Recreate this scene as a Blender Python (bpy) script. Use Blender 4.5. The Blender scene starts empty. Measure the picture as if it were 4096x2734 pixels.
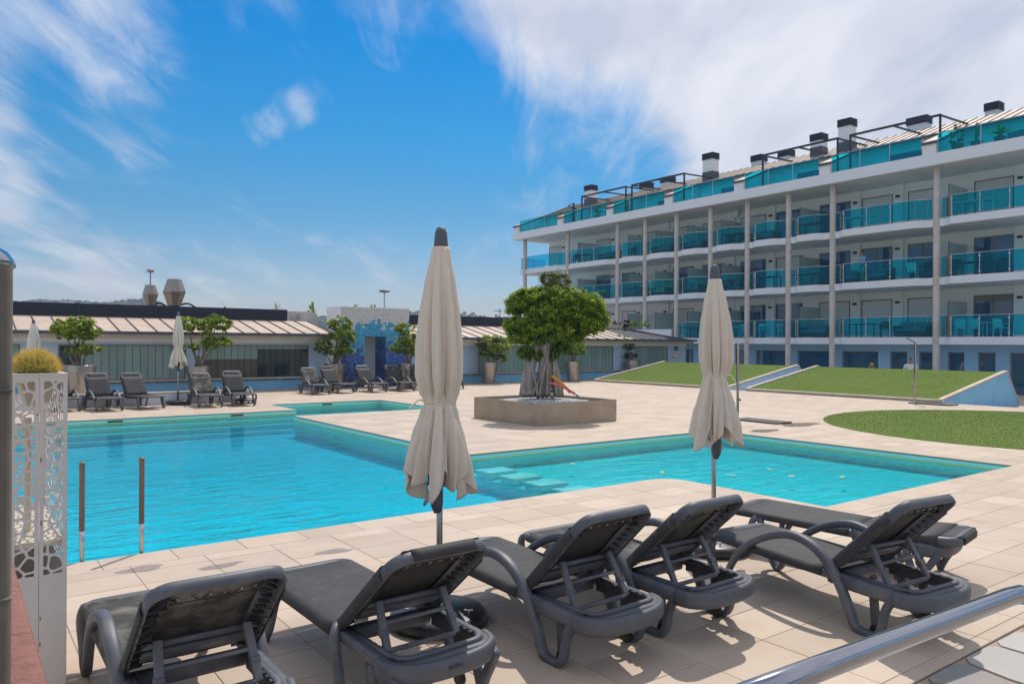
import bpy, bmesh, math, random
import numpy as np
from mathutils import Vector, Matrix
random.seed(7); rng = np.random.default_rng(7)
S = bpy.context.scene
COL = S.collection
R = math.radians

# ---------------------------------------------------------------- camera
EYE = 1.92; FPX = 3050.0; HOR = 1375.0
cd = bpy.data.cameras.new('Camera'); cam = bpy.data.objects.new('Camera', cd); COL.objects.link(cam)
cd.sensor_width = 36; cd.lens = FPX / 4096 * 36; cd.clip_start = 0.05; cd.clip_end = 6000
cam.location = (0, 0, EYE)
cam.rotation_mode = 'QUATERNION'
cam.rotation_quaternion = Matrix.Rotation(R(90), 3, 'X').to_quaternion() @ Matrix.Rotation(0.005, 3, 'Z').to_quaternion()
cd.shift_y = 8 / 4096
S.camera = cam

# ---------------------------------------------------------------- light
SUN_EL = R(57); SUN_AZ = R(15)            # azimuth to the right of +Y
sd = Vector((math.sin(SUN_AZ) * math.cos(SUN_EL), math.cos(SUN_AZ) * math.cos(SUN_EL), math.sin(SUN_EL)))
W_ = bpy.data.worlds.new('World'); S.world = W_; W_.use_nodes = True

def sky_world():
    nt = W_.node_tree; N = nt.nodes; L = nt.links; N.clear()
    out = N.new('ShaderNodeOutputWorld'); bg = N.new('ShaderNodeBackground')
    sky = N.new('ShaderNodeTexSky'); sky.sky_type = 'NISHITA'; sky.sun_disc = False
    sky.sun_elevation = SUN_EL; sky.sun_rotation = SUN_AZ
    sky.air_density = 1.0; sky.dust_density = 0.1; sky.ozone_density = 3.0; sky.altitude = 0
    hs = N.new('ShaderNodeHueSaturation'); hs.inputs['Saturation'].default_value = 1.28; hs.inputs['Value'].default_value = 1.0
    hs.inputs['Hue'].default_value = 0.492
    L.new(sky.outputs[0], hs.inputs['Color'])
    geo = N.new('ShaderNodeTexCoord')
    def math_(op, a, b=None, c=None):
        m = N.new('ShaderNodeMath'); m.operation = op
        for i, q in enumerate((a, b, c)):
            if q is None: continue
            if isinstance(q, (int, float)): m.inputs[i].default_value = q
            else: L.new(q, m.inputs[i])
        return m.outputs[0]
    sep = N.new('ShaderNodeSeparateXYZ'); L.new(geo.outputs['Generated'], sep.inputs[0])
    zz = math_('MAXIMUM', sep.outputs[2], 0.0)
    den = math_('ADD', zz, 0.16)
    px = math_('DIVIDE', sep.outputs[0], den); py = math_('DIVIDE', sep.outputs[1], den)
    cmb = N.new('ShaderNodeCombineXYZ'); L.new(px, cmb.inputs[0]); L.new(py, cmb.inputs[1])
    def noise(scale, detail, rough, dist, stretch, rot, off):
        mp = N.new('ShaderNodeMapping'); mp.inputs['Scale'].default_value = stretch
        mp.inputs['Rotation'].default_value = (0, 0, rot); mp.inputs['Location'].default_value = off
        L.new(cmb.outputs[0], mp.inputs[0])
        n = N.new('ShaderNodeTexNoise'); n.inputs['Scale'].default_value = scale; n.inputs['Detail'].default_value = detail
        n.inputs['Roughness'].default_value = rough; n.inputs['Distortion'].default_value = dist
        L.new(mp.outputs[0], n.inputs[0]); return n.outputs[0]
    ramp = N.new('ShaderNodeValToRGB'); el_ = ramp.color_ramp.elements; el_[0].position = 0; el_[0].color = (.36, .31, .35, 1); el_[1].position = 1; el_[1].color = (.03, .38, .56, 1)
    for p_, c_ in ((.093, (.30, .305, .35)), (.163, (.20, .315, .365)), (.258, (.10, .355, .425)), (.37, (.01, .365, .485))): e_ = el_.new(p_); e_.color = (*c_, 1)
    L.new(sep.outputs[2], ramp.inputs[0]); ml = N.new('ShaderNodeMix'); ml.data_type = 'RGBA'; ml.blend_type = 'MULTIPLY'; ml.inputs[0].default_value = 1
    L.new(hs.outputs[0], ml.inputs[6]); L.new(ramp.outputs[0], ml.inputs[7])
    n1 = noise(1.25, 9, 0.58, 0.5, (1.5, .62, 1), R(14), (3.1, 1.7, 0))
    n2 = noise(2.9, 8, 0.62, 0.7, (2.0, .55, 1), R(20), (7.4, 2.2, 0))
    # cloud banks, as lobes about fixed sky directions (azimuth right of +Y, elevation, half width, weight)
    bank = None
    for az, el, wd, wt in ((28, 20, 17, .33), (14, 27, 9, .32), (4, 25, 6, .22), (46, 32, 26, .36), (24, 42, 22, .36), (-34, 24, 5.5, .24), (-27, 19, 3.2, .16), (-34, 4.5, 6.5, .28), (-23, 3.2, 5, .20), (-12, 3, 5, .14),
                           (-35, 10.5, 3.0, .20), (-36, 15, 3.0, .22), (-18.2, 15.0, 1.4, .18), (-16.6, 16.0, 1.7, .22), (-14.8, 17.0, 1.5, .18), (17, 11.5, 4.5, .24), (9, 8, 3, .14), (20, 70, 45, .40), (-60, 15, 18, .35), (95, 28, 25, .4), (180, 40, 48, .42), (-110, 40, 30, .35)):  # banks overhead and behind are out of view, added to raise ambient light
        a, e = R(az), R(el)
        d = Vector((math.sin(a) * math.cos(e), math.cos(a) * math.cos(e), math.sin(e)))
        vm = N.new('ShaderNodeVectorMath'); vm.operation = 'DOT_PRODUCT'
        L.new(geo.outputs['Generated'], vm.inputs[0]); vm.inputs[1].default_value = d
        mr = N.new('ShaderNodeMapRange'); mr.interpolation_type = 'SMOOTHERSTEP'
        L.new(vm.outputs['Value'], mr.inputs[0])
        mr.inputs[1].default_value = math.cos(R(wd * 1.55)); mr.inputs[2].default_value = 1.0
        mr.inputs[3].default_value = 0; mr.inputs[4].default_value = wt
        bank = mr.outputs[0] if bank is None else math_('ADD', bank, mr.outputs[0])
    dens = math_('ADD', math_('MULTIPLY', n1, 0.95), math_('MULTIPLY', n2, 0.75))
    dens = math_('ADD', dens, bank)
    mr = N.new('ShaderNodeMapRange'); mr.interpolation_type = 'SMOOTHSTEP'
    L.new(dens, mr.inputs[0]); mr.inputs[1].default_value = 0.91; mr.inputs[2].default_value = 1.50
    mr.inputs[3].default_value = 0; mr.inputs[4].default_value = 0.90
    mix = N.new('ShaderNodeMix'); mix.data_type = 'RGBA'
    L.new(mr.outputs[0], mix.inputs[0]); L.new(ml.outputs[2], mix.inputs[6])
    cr = N.new('ShaderNodeMix'); cr.data_type = 'RGBA'; cr.inputs[6].default_value = CLOUD_A; cr.inputs[7].default_value = CLOUD_B
    n3 = noise(2.1, 6, 0.55, 0.4, (1.7, .6, 1), R(17), (1.3, 9.2, 0)); mc = N.new('ShaderNodeMapRange'); L.new(n3, mc.inputs[0]); mc.inputs[1].default_value = .36; mc.inputs[2].default_value = .66
    L.new(mc.outputs[0], cr.inputs[0]); L.new(cr.outputs[2], mix.inputs[7])
    L.new(mix.outputs[2], bg.inputs[0]); bg.inputs[1].default_value = SKY_STRENGTH
    L.new(bg.outputs[0], out.inputs[0])
SKY_STRENGTH = 0.15
CLOUD_A = (2.55, 2.65, 3.1, 1); CLOUD_B = (3.7, 3.7, 3.85, 1)
sky_world()
sl = bpy.data.lights.new('Sun', 'SUN'); sl.energy = 2.0; sl.angle = R(0.55); sl.color = (1.0, 0.93, 0.84)
sun = bpy.data.objects.new('Sun', sl); COL.objects.link(sun); sun.location = (20, 60, 90)
sun.rotation_euler = sd.to_track_quat('Z', 'Y').to_euler()
S.view_settings.view_transform = 'Standard'; S.view_settings.look = 'None'
S.view_settings.exposure = 0.74; S.view_settings.gamma = 1.0
S.render.engine = 'CYCLES'
S.cycles.max_bounces = 8; S.cycles.transparent_max_bounces = 24; S.cycles.caustics_reflective = False; S.cycles.caustics_refractive = False

# ---------------------------------------------------------------- the deck's own axes: u along the pool, v across it
TH = R(36.4)
AU = Vector((math.cos(TH), math.sin(TH), 0)); BV = Vector((-math.sin(TH), math.cos(TH), 0))
def W(u, v, z=0.0): return AU * u + BV * v + Vector((0, 0, z))
def rect_px(x, y):
    x -= 2048; y -= 1367
    x, y = x + 0.005 * y, y - 0.005 * x
    return x, y + 1367 - HOR
def on_u(x, y, u):        # (v, depth, z) where the sight line of a pixel meets the plane u
    x, y = rect_px(x, y); t = x / FPX
    v = (AU.x - t * AU.y) * u / (t * BV.y - BV.x); Y = AU.y * u + BV.y * v
    return v, Y, EYE - y * Y / FPX
def on_v(x, y, v):
    x, y = rect_px(x, y); t = x / FPX
    u = (t * BV.y - BV.x) * v / (AU.x - t * AU.y); Y = AU.y * u + BV.y * v
    return u, Y, EYE - y * Y / FPX
def on_d(x, y, d):        # world point at depth d
    x, y = rect_px(x, y); return Vector((x * d / FPX, d, EYE - y * d / FPX))

# ---------------------------------------------------------------- mesh helpers
class MB:
    def __init__(s): s.v = []; s.f = []; s.r = []; s.cur = 0.5
    def add(s, vs, fs):
        o = len(s.v); s.v.extend([tuple(p) for p in vs])
        for f in fs: s.f.append(tuple(i + o for i in f)); s.r.append(s.cur)
    def box(s, x0, x1, y0, y1, z0, z1):
        s.add([(x0, y0, z0), (x1, y0, z0), (x1, y1, z0), (x0, y1, z0), (x0, y0, z1), (x1, y0, z1), (x1, y1, z1), (x0, y1, z1)],
              [(3, 2, 1, 0), (4, 5, 6, 7), (0, 1, 5, 4), (1, 2, 6, 5), (2, 3, 7, 6), (3, 0, 4, 7)]); return s
    def bbox(s, x0, x1, y0, y1, z0, z1, b):       # box with chamfered top edges
        s.add([(x0, y0, z0), (x1, y0, z0), (x1, y1, z0), (x0, y1, z0), (x0, y0, z1 - b), (x1, y0, z1 - b), (x1, y1, z1 - b), (x0, y1, z1 - b),
               (x0 + b, y0 + b, z1), (x1 - b, y0 + b, z1), (x1 - b, y1 - b, z1), (x0 + b, y1 - b, z1)],
              [(8, 9, 10, 11), (0, 1, 5, 4), (1, 2, 6, 5), (2, 3, 7, 6), (3, 0, 4, 7), (4, 5, 9, 8), (5, 6, 10, 9), (6, 7, 11, 10), (7, 4, 8, 11)]); return s
    def obox(s, c, ax, ay, az):                  # oriented box, half axes as vectors
        c = Vector(c); vs = [c + ax * i + ay * j + az * k for k in (-1, 1) for i, j in ((-1, -1), (1, -1), (1, 1), (-1, 1))]
        s.add(vs, [(3, 2, 1, 0), (4, 5, 6, 7), (0, 1, 5, 4), (1, 2, 6, 5), (2, 3, 7, 6), (3, 0, 4, 7)]); return s
    def bar(s, a, b, w, h=None, up=(0, 0, 1)):   # rectangular bar from a to b
        h = h or w; a = Vector(a); b = Vector(b); t = (b - a); l = t.length; t.normalize()
        u = Vector(up); sd_ = t.cross(u)
        if sd_.length < 1e-4: sd_ = t.cross(Vector((1, 0, 0)))
        sd_.normalize(); n = sd_.cross(t)
        return s.obox((a + b) / 2, t * (l / 2), sd_ * (w / 2), n * (h / 2))
    def prism(s, poly, z0, z1, z1f=None):
        n = len(poly)
        vs = [(x, y, z0) for x, y in poly] + [(x, y, (z1f(x, y) if z1f else z1)) for x, y in poly]
        s.add(vs, [tuple(range(n - 1, -1, -1)), tuple(range(n, 2 * n))] + [(i, (i + 1) % n, (i + 1) % n + n, i + n) for i in range(n)]); return s
    def sweep(s, pts, secs, side=None, closed=False, cap=True, n=10, power=2.6):
        """rounded section (width along side, thickness along normal) swept along pts"""
        P = [Vector(p) for p in pts]; m = len(P); rings = []
        if isinstance(secs, tuple): secs = [secs] * m
        prevS = None
        for i in range(m):
            if closed: t = P[(i + 1) % m] - P[i - 1]
            else: t = P[min(i + 1, m - 1)] - P[max(i - 1, 0)]
            t.normalize()
            if side is not None: sv = Vector(side)
            elif prevS is None: sv = Vector((0, 0, 1)).cross(t) if abs(t.z) < 0.95 else Vector((1, 0, 0)).cross(t)
            else: sv = prevS
            sv = sv - t * sv.dot(t)
            if sv.length < 1e-5: sv = prevS or Vector((0, 1, 0))
            sv.normalize(); prevS = sv
            nv = t.cross(sv); w, h = secs[i]; ring = []
            for k in range(n):
                a = 2 * math.pi * (k + .5) / n; c, q = math.cos(a), math.sin(a)
                e = 2 / power
                ring.append(P[i] + sv * (w / 2 * math.copysign(abs(c) ** e, c)) + nv * (h / 2 * math.copysign(abs(q) ** e, q)))
            rings.append(ring)
        vs = [p for r_ in rings for p in r_]; fs = []
        for i in range(m if closed else m - 1):
            j = (i + 1) % m
            for k in range(n):
                l = (k + 1) % n; fs.append((i * n + k, i * n + l, j * n + l, j * n + k))
        if cap and not closed: fs += [tuple(range(n - 1, -1, -1)), tuple((m - 1) * n + k for k in range(n))]
        s.add(vs, fs); return s
    def tube(s, pts, r, n=8, cap=True):
        rr = r if isinstance(r, (list, tuple)) else [r] * len(pts)
        return s.sweep(pts, [(2 * q, 2 * q) for q in rr], n=n, power=2.0, cap=cap)
    def lathe(s, prof, n=24, c=(0, 0, 0), cap=True):
        c = Vector(c); vs = []; fs = []; m = len(prof)
        for r_, z in prof:
            for k in range(n): a = 2 * math.pi * k / n; vs.append(c + Vector((r_ * math.cos(a), r_ * math.sin(a), z)))
        for i in range(m - 1):
            for k in range(n): l = (k + 1) % n; fs.append((i * n + k, i * n + l, (i + 1) * n + l, (i + 1) * n + k))
        if cap: fs += [tuple(range(n - 1, -1, -1)), tuple((m - 1) * n + k for k in range(n))]
        s.add(vs, fs); return s
    def grid(s, rows):                            # rows of equally many points
        m = len(rows); n = len(rows[0])
        s.add([p for r_ in rows for p in r_], [(i * n + k, i * n + k + 1, (i + 1) * n + k + 1, (i + 1) * n + k) for i in range(m - 1) for k in range(n - 1)]); return s
    def mesh(s, name, mat, org=(0, 0, 0), smooth=False):
        me = bpy.data.meshes.new(name)
        o = org; me.from_pydata([(x - o[0], y - o[1], z - o[2]) for x, y, z in s.v], [], s.f)
        if mat: me.materials.append(M[mat] if isinstance(mat, str) else mat)
        at = me.attributes.new('rnd', 'FLOAT', 'FACE'); at.data.foreach_set('value', s.r)
        if smooth: me.shade_smooth()
        me.update(); return me
    def build(s, name, mat, parent=None, org=(0, 0, 0), smooth=False, bevel=0, solid=0):
        me = s.mesh(name, mat, org, smooth); o = obj(name, me, parent)
        if solid: md = o.modifiers.new('s', 'SOLIDIFY'); md.thickness = solid; md.offset = 0
        if bevel: md = o.modifiers.new('b', 'BEVEL'); md.width = bevel; md.segments = 2; md.limit_method = 'ANGLE'
        return o
def obj(name, data, parent=None, loc=None, rz=None):
    o = bpy.data.objects.new(name, data); COL.objects.link(o)
    if parent is not None: o.parent = parent
    if loc is not None: o.location = loc
    if rz is not None: o.rotation_euler = (0, 0, rz)
    return o
def tag(o, label=None, cat=None, group=None, kind=None):
    if label: o['label'] = label
    if cat: o['category'] = cat
    if group: o['group'] = group
    if kind: o['kind'] = kind
    return o
def thing(name, u, v, z=0, rz=0, label=None, cat=None, group=None):     # Empty in the deck's axes
    o = bpy.data.objects.new(name, None); COL.objects.link(o); o.empty_display_size = .2
    o.location = W(u, v, z); o.rotation_euler = (0, 0, TH + rz); return tag(o, label, cat, group)
KIDS = {}
def copy_tree(o, parent=None):
    c = o.copy(); COL.objects.link(c); c.parent = parent
    for ch in list(o.children): copy_tree(ch, c)
    return c
def place(o, u, v, z=0, rz=0):
    o.location = W(u, v, z); o.rotation_euler = (0, 0, TH + rz); return o
def deckobj(o):                                   # a mesh modelled straight in u, v, z
    o.rotation_euler = (0, 0, TH); return o
def smooth_path(pts, k=4):
    P = [Vector(p) for p in pts]; out = []
    for i in range(len(P) - 1):
        p0 = P[max(i - 1, 0)]; p1 = P[i]; p2 = P[i + 1]; p3 = P[min(i + 2, len(P) - 1)]
        for j in range(k):
            t = j / k
            out.append(0.5 * ((2 * p1) + (p2 - p0) * t + (2 * p0 - 5 * p1 + 4 * p2 - p3) * t * t + (3 * p1 - p0 - 3 * p2 + p3) * t ** 3))
    out.append(P[-1]); return out
def np_mesh(name, verts, faces, mat, rnd=None, parent=None, smooth=False):
    me = bpy.data.meshes.new(name); nv = len(verts); nf, k = faces.shape
    me.vertices.add(nv); me.vertices.foreach_set('co', verts.astype(np.float32).ravel())
    me.loops.add(nf * k); me.loops.foreach_set('vertex_index', faces.astype(np.int32).ravel())
    me.polygons.add(nf); me.polygons.foreach_set('loop_start', np.arange(0, nf * k, k, dtype=np.int32))
    me.materials.append(M[mat])
    if rnd is not None:
        at = me.attributes.new('rnd', 'FLOAT', 'FACE'); at.data.foreach_set('value', rnd.astype(np.float32))
    me.update(calc_edges=True); me.validate()
    if smooth: me.shade_smooth()
    return obj(name, me, parent)

# ---------------------------------------------------------------- materials
M = {}
def mat(name, col, rough=0.6, metal=0.0, vary=0.0, nscale=6.0, col2=None, bump=0.0, bscale=40.0, rnd=0.0, spec=0.5, thr=(0.42, 0.62), trans=0.0, stretch=None, sub=0, coat=0, emit=None, objrnd=0.0, wpos=False):
    m = bpy.data.materials.new(name); m.use_nodes = True; M[name] = m
    nt = m.node_tree; N = nt.nodes; L = nt.links; b = N['Principled BSDF']
    b.inputs['Roughness'].default_value = rough; b.inputs['Metallic'].default_value = metal
    b.inputs['Specular IOR Level'].default_value = spec; b.inputs['Coat Weight'].default_value = coat
    c4 = (*col, 1); b.inputs['Base Color'].default_value = c4
    tc = N.new('ShaderNodeTexCoord'); src = tc.outputs['Object']
    if wpos: src = N.new('ShaderNodeNewGeometry').outputs['Position']
    if stretch:
        mp = N.new('ShaderNodeMapping'); mp.inputs['Scale'].default_value = stretch; L.new(src, mp.inputs[0]); src = mp.outputs[0]
    cur = None
    if col2 is not None:
        n = N.new('ShaderNodeTexNoise'); n.inputs['Scale'].default_value = nscale; n.inputs['Detail'].default_value = 7; n.inputs['Roughness'].default_value = .62
        L.new(src, n.inputs[0]); mr = N.new('ShaderNodeMapRange'); mr.inputs[1].default_value = thr[0]; mr.inputs[2].default_value = thr[1]
        L.new(n.outputs[0], mr.inputs[0]); mx = N.new('ShaderNodeMix'); mx.data_type = 'RGBA'
        L.new(mr.outputs[0], mx.inputs[0]); mx.inputs[6].default_value = c4; mx.inputs[7].default_value = (*col2, 1); cur = mx.outputs[2]
    if rnd or objrnd:
        if rnd: at = N.new('ShaderNodeAttribute'); at.attribute_name = 'rnd'; fac = at.outputs['Fac']
        else: at = N.new('ShaderNodeObjectInfo'); fac = at.outputs['Random']
        k = rnd or objrnd
        mr = N.new('ShaderNodeMapRange'); L.new(fac, mr.inputs[0]); mr.inputs[3].default_value = 1 - k; mr.inputs[4].default_value = 1 + k
        hs = N.new('ShaderNodeHueSaturation'); L.new(mr.outputs[0], hs.inputs['Value'])
        if cur is None: hs.inputs['Color'].default_value = c4
        else: L.new(cur, hs.inputs['Color'])
        cur = hs.outputs[0]
    if cur is not None: L.new(cur, b.inputs['Base Color'])
    if bump:
        n = N.new('ShaderNodeTexNoise'); n.inputs['Scale'].default_value = bscale; n.inputs['Detail'].default_value = 6; L.new(src, n.inputs[0])
        bp = N.new('ShaderNodeBump'); bp.inputs['Strength'].default_value = bump; bp.inputs['Distance'].default_value = .02
        L.new(n.outputs[0], bp.inputs['Height']); L.new(bp.outputs[0], b.inputs['Normal'])
    if emit: b.inputs['Emission Color'].default_value = (*emit, 1); b.inputs['Emission Strength'].default_value = 1
    return m
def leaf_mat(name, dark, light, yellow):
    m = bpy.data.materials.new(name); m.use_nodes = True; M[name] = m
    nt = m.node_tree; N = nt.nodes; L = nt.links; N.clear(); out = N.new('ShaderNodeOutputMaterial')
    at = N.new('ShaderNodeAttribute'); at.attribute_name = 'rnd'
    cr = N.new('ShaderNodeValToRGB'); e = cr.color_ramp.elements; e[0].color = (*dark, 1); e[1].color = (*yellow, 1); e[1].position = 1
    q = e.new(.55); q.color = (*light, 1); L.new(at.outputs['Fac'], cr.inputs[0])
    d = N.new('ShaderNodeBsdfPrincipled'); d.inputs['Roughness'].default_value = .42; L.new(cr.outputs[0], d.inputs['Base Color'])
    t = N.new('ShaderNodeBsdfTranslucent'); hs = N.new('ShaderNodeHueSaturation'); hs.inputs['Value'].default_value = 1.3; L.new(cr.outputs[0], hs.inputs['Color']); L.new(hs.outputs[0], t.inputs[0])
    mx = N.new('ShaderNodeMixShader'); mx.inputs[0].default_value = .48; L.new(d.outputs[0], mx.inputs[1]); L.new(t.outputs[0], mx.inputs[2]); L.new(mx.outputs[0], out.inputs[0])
def glass_mat(name, tint, refl=1.0, rough=0.02, ior=1.5, bump=0, bscale=3, stretch=(1, 1, 1), vol=None, haze=0.0, hazecol=(1, 1, 1)):
    """thin glass or water skin: tinted see-through plus Fresnel reflection"""
    m = bpy.data.materials.new(name); m.use_nodes = True; M[name] = m
    nt = m.node_tree; N = nt.nodes; L = nt.links; N.clear(); out = N.new('ShaderNodeOutputMaterial')
    t = N.new('ShaderNodeBsdfTransparent'); t.inputs[0].default_value = (*tint, 1)
    g = N.new('ShaderNodeBsdfGlossy'); g.inputs['Roughness'].default_value = rough; g.inputs[0].default_value = (refl, refl, refl, 1)
    fr = N.new('ShaderNodeFresnel'); fr.inputs[0].default_value = ior
    base = t.outputs[0]
    if haze:
        df = N.new('ShaderNodeBsdfDiffuse'); df.inputs[0].default_value = (*hazecol, 1)
        m2 = N.new('ShaderNodeMixShader'); m2.inputs[0].default_value = haze; L.new(t.outputs[0], m2.inputs[1]); L.new(df.outputs[0], m2.inputs[2]); base = m2.outputs[0]
    mx = N.new('ShaderNodeMixShader'); L.new(fr.outputs[0], mx.inputs[0]); L.new(base, mx.inputs[1]); L.new(g.outputs[0], mx.inputs[2]); L.new(mx.outputs[0], out.inputs[0])
    if bump:
        tc = N.new('ShaderNodeTexCoord'); mp = N.new('ShaderNodeMapping'); mp.inputs['Scale'].default_value = stretch; mp.inputs['Rotation'].default_value = (0, 0, -TH); L.new(tc.outputs['Object'], mp.inputs[0])
        n = N.new('ShaderNodeTexNoise'); n.inputs['Scale'].default_value = bscale; n.inputs['Detail'].default_value = 4; n.inputs['Roughness'].default_value = .5; n.inputs['Distortion'].default_value = .6; L.new(mp.outputs[0], n.inputs[0])
        bp = N.new('ShaderNodeBump'); bp.inputs['Strength'].default_value = bump; bp.inputs['Distance'].default_value = .1; L.new(n.outputs[0], bp.inputs['Height'])
        L.new(bp.outputs[0], g.inputs['Normal']); L.new(bp.outputs[0], fr.inputs['Normal'])
    if vol:
        va = N.new('ShaderNodeVolumeAbsorption'); va.inputs[0].default_value = (*vol[0], 1); va.inputs[1].default_value = vol[1]; L.new(va.outputs[0], out.inputs['Volume'])
mat('tile', (.56, .45, .35), .6, col2=(.475, .36, .26), nscale=1.5, thr=(.42, .8), rnd=.10, bump=.06, bscale=30, wpos=True)
mat('grout', (.34, .275, .215), .9)
mat('slate', (.37, .36, .34), .65, col2=(.47, .39, .30), nscale=3, thr=(.5, .7), rnd=.3, bump=.6, bscale=9)
mat('mortar', (.42, .31, .22), .9, bump=.3)
mat('pooltile', (.30, .72, .76), .3, rnd=.06)
mat('poolrim', (.46, .80, .80), .35, col2=(.46, .76, .70), nscale=30)
mat('limescale', (.52, .62, .26), .5)
mat('black', (.012, .012, .014), .5)
mat('plastic', (.085, .092, .112), .5, col2=(.22, .222, .238), nscale=3.0, thr=(.44, .80), bump=.04, bscale=60)
mat('plastic_dark', (.035, .037, .045), .45, col2=(.075, .078, .09), nscale=6)
mat('sling', (.036, .035, .037), .72, col2=(.075, .07, .068), nscale=9, thr=(.5, .85), bump=.12, bscale=400)
mat('sling_dusty', (.04, .038, .036), .8, col2=(.25, .235, .205), nscale=5, thr=(.46, .75), bump=.12, bscale=400)
mat('cord', (.03, .03, .032), .7)
mat('steel', (.62, .61, .60), .28, metal=1, col2=(.5, .48, .46), nscale=12)
mat('chrome', (.38, .38, .41), .10, metal=1, col2=(.30, .29, .30), nscale=9, thr=(.55, .8))
mat('alu', (.55, .56, .58), .38, metal=1)
mat('brushed', (.32, .29, .26), .42, metal=1, col2=(.40, .35, .29), nscale=3, thr=(.45, .75), stretch=(1, 1, 3))
mat('pot', (.42, .40, .38), .34, metal=1, col2=(.34, .32, .30), nscale=4, stretch=(6, 6, .6))
mat('planter', (.46, .38, .29), .46, metal=.6, col2=(.36, .28, .20), nscale=2.2, thr=(.4, .75))
mat('canvas', (.74, .655, .545), .85, col2=(.66, .57, .46), nscale=4, thr=(.5, .8), bump=.35, bscale=26, stretch=(1, 1, .12))
mat('canvas_white', (.78, .77, .73), .85, col2=(.70, .68, .62), nscale=4, bump=.1, bscale=250)
mat('cap_grey', (.09, .10, .12), .5)
mat('pole_grey', (.42, .43, .45), .35, metal=.9)
mat('paper', (.75, .75, .74), .8)
mat('base_black', (.022, .023, .027), .36, col2=(.05, .05, .055), nscale=8)
mat('white_wall', (.79, .82, .86), .75, col2=(.73, .74, .75), nscale=1.1, thr=(.5, .85), bump=.06, bscale=12)  # slightly cool base colour stands in for blue skylight on white paint
mat('fascia', (.77, .82, .89), .72, col2=(.60, .56, .52), nscale=1.6, thr=(.62, .88), bump=.06, bscale=10, stretch=(1, 1, .5))  # white paint with the bluish cast of sky light put into its colour
mat('balcony_wall', (.86, .89, .91), .7, col2=(.83, .86, .88), nscale=1)
mat('gf_wall', (.32, .58, .84), .75, col2=(.29, .54, .80), nscale=1.0)
mat('concrete', (.60, .56, .52), .8, col2=(.50, .46, .42), nscale=3, thr=(.4, .7), bump=.15, bscale=25)
mat('soffit', (.76, .77, .77), .85, col2=(.70, .70, .69), nscale=.8)
mat('shutter', (.22, .20, .19), .6)
mat('frame_grey', (.20, .18, .17), .45)
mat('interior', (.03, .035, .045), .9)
mat('curtain', (.10, .18, .24), .9)
mat('dark_metal', (.018, .026, .05), .5)
mat('zinc', (.58, .46, .36), .6, rnd=.05, col2=(.50, .39, .30), nscale=1.2)
mat('zinc_dark', (.045, .065, .10), .4)
mat('seam', (.10, .09, .085), .6)
mat('gutter', (.07, .085, .11), .5)
mat('blue_wall', (.22, .52, .76), .6, col2=(.18, .46, .70), nscale=1.4)
mat('pale_blue', (.46, .62, .80), .7, col2=(.42, .58, .76), nscale=1)
mat('sand_stone', (.62, .53, .43), .75, col2=(.52, .43, .33), nscale=4, bump=.1)
mat('uglass', (.22, .34, .33), .16, rnd=.10)
mat('uglass_dark', (.025, .05, .06), .12, rnd=.2)
mat('uglass_brown', (.085, .08, .065), .16, rnd=.1)
mat('white_paint', (.66, .61, .56), .42, col2=(.58, .54, .49), nscale=3, thr=(.5, .8))
mat('cream_paint', (.62, .55, .45), .55)
mat('rust', (.35, .14, .04), .8)
mat('terracotta', (.27, .115, .09), .8, col2=(.21, .09, .07), nscale=14, bump=.5, bscale=55)
mat('raw_concrete', (.16, .15, .13), .7, col2=(.085, .075, .055), nscale=3.2, thr=(.35, .7), bump=.2, bscale=22)
mat('trunk', (.37, .32, .28), .85, col2=(.25, .21, .18), nscale=14, bump=.5, bscale=30, stretch=(1, 1, .3))
mat('bark', (.24, .19, .15), .9, col2=(.15, .12, .09), nscale=12, bump=.4, bscale=30)
mat('gravel', (.66, .66, .66), .8, rnd=.3)
mat('soil', (.05, .035, .025), .95)
mat('turf', (.092, .160, .007), .95, col2=(.125, .18, .014), nscale=.7, thr=(.35, .7), bump=.15, bscale=150)
mat('turf_blade', (.105, .172, .010), .9, rnd=.12)
mat('orange_foam', (.85, .30, .02), .7); mat('pink_foam', (.75, .17, .18), .7); mat('teal_toy', (.02, .42, .36), .5)
mat('skin', (.42, .24, .17), .6); mat('shirt_blue', (.20, .42, .72), .85); mat('shirt_white', (.75, .75, .76), .85)
mat('shorts', (.42, .40, .34), .85); mat('hair_grey', (.10, .08, .07), .8); mat('hair_blond', (.36, .25, .13), .8); mat('dress', (.5, .45, .4), .85)
mat('furn_dark', (.03, .035, .045), .6); mat('furn_white', (.70, .72, .72), .5); mat('furn_wood', (.10, .07, .05), .6); mat('cushion', (.16, .20, .24), .9); mat('cushion_green', (.35, .42, .15), .9)
mat('terracotta_pot', (.34, .17, .12), .8); mat('cactus_green', (.07, .14, .04), .7, col2=(.10, .17, .05), nscale=20); mat('cactus_bright', (.20, .33, .03), .7)
mat('spine', (.80, .60, .14), .6, rnd=.35); mat('purple_leaf', (.05, .018, .03), .6, rnd=.3)
mat('hill', (.075, .11, .06), .95, col2=(.05, .085, .05), nscale=.05); mat('hilltree', (.05, .085, .045), .95, rnd=.5)
mat('house', (.62, .56, .50), .9); mat('house_roof', (.42, .24, .17), .9)
mat('ground', (.35, .31, .26), .95, col2=(.28, .25, .2), nscale=.05)
mat('mosaic_white', (.70, .69, .68), .35, rnd=.06); mat('mosaic_cyan', (.05, .40, .66), .3, rnd=.22); mat('mosaic_blue', (.025, .13, .48), .3, rnd=.3); mat('mosaic_navy', (.012, .035, .16), .3, rnd=.4); mat('mosaic_back', (.30, .33, .36), .8)
mat('sign_black', (.02, .03, .03), .4); mat('sign_white', (.78, .78, .78), .5); mat('sign_red', (.6, .05, .05), .5); mat('sign_blue', (.04, .12, .5), .5); mat('sign_green', (.12, .45, .2), .5)
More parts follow.
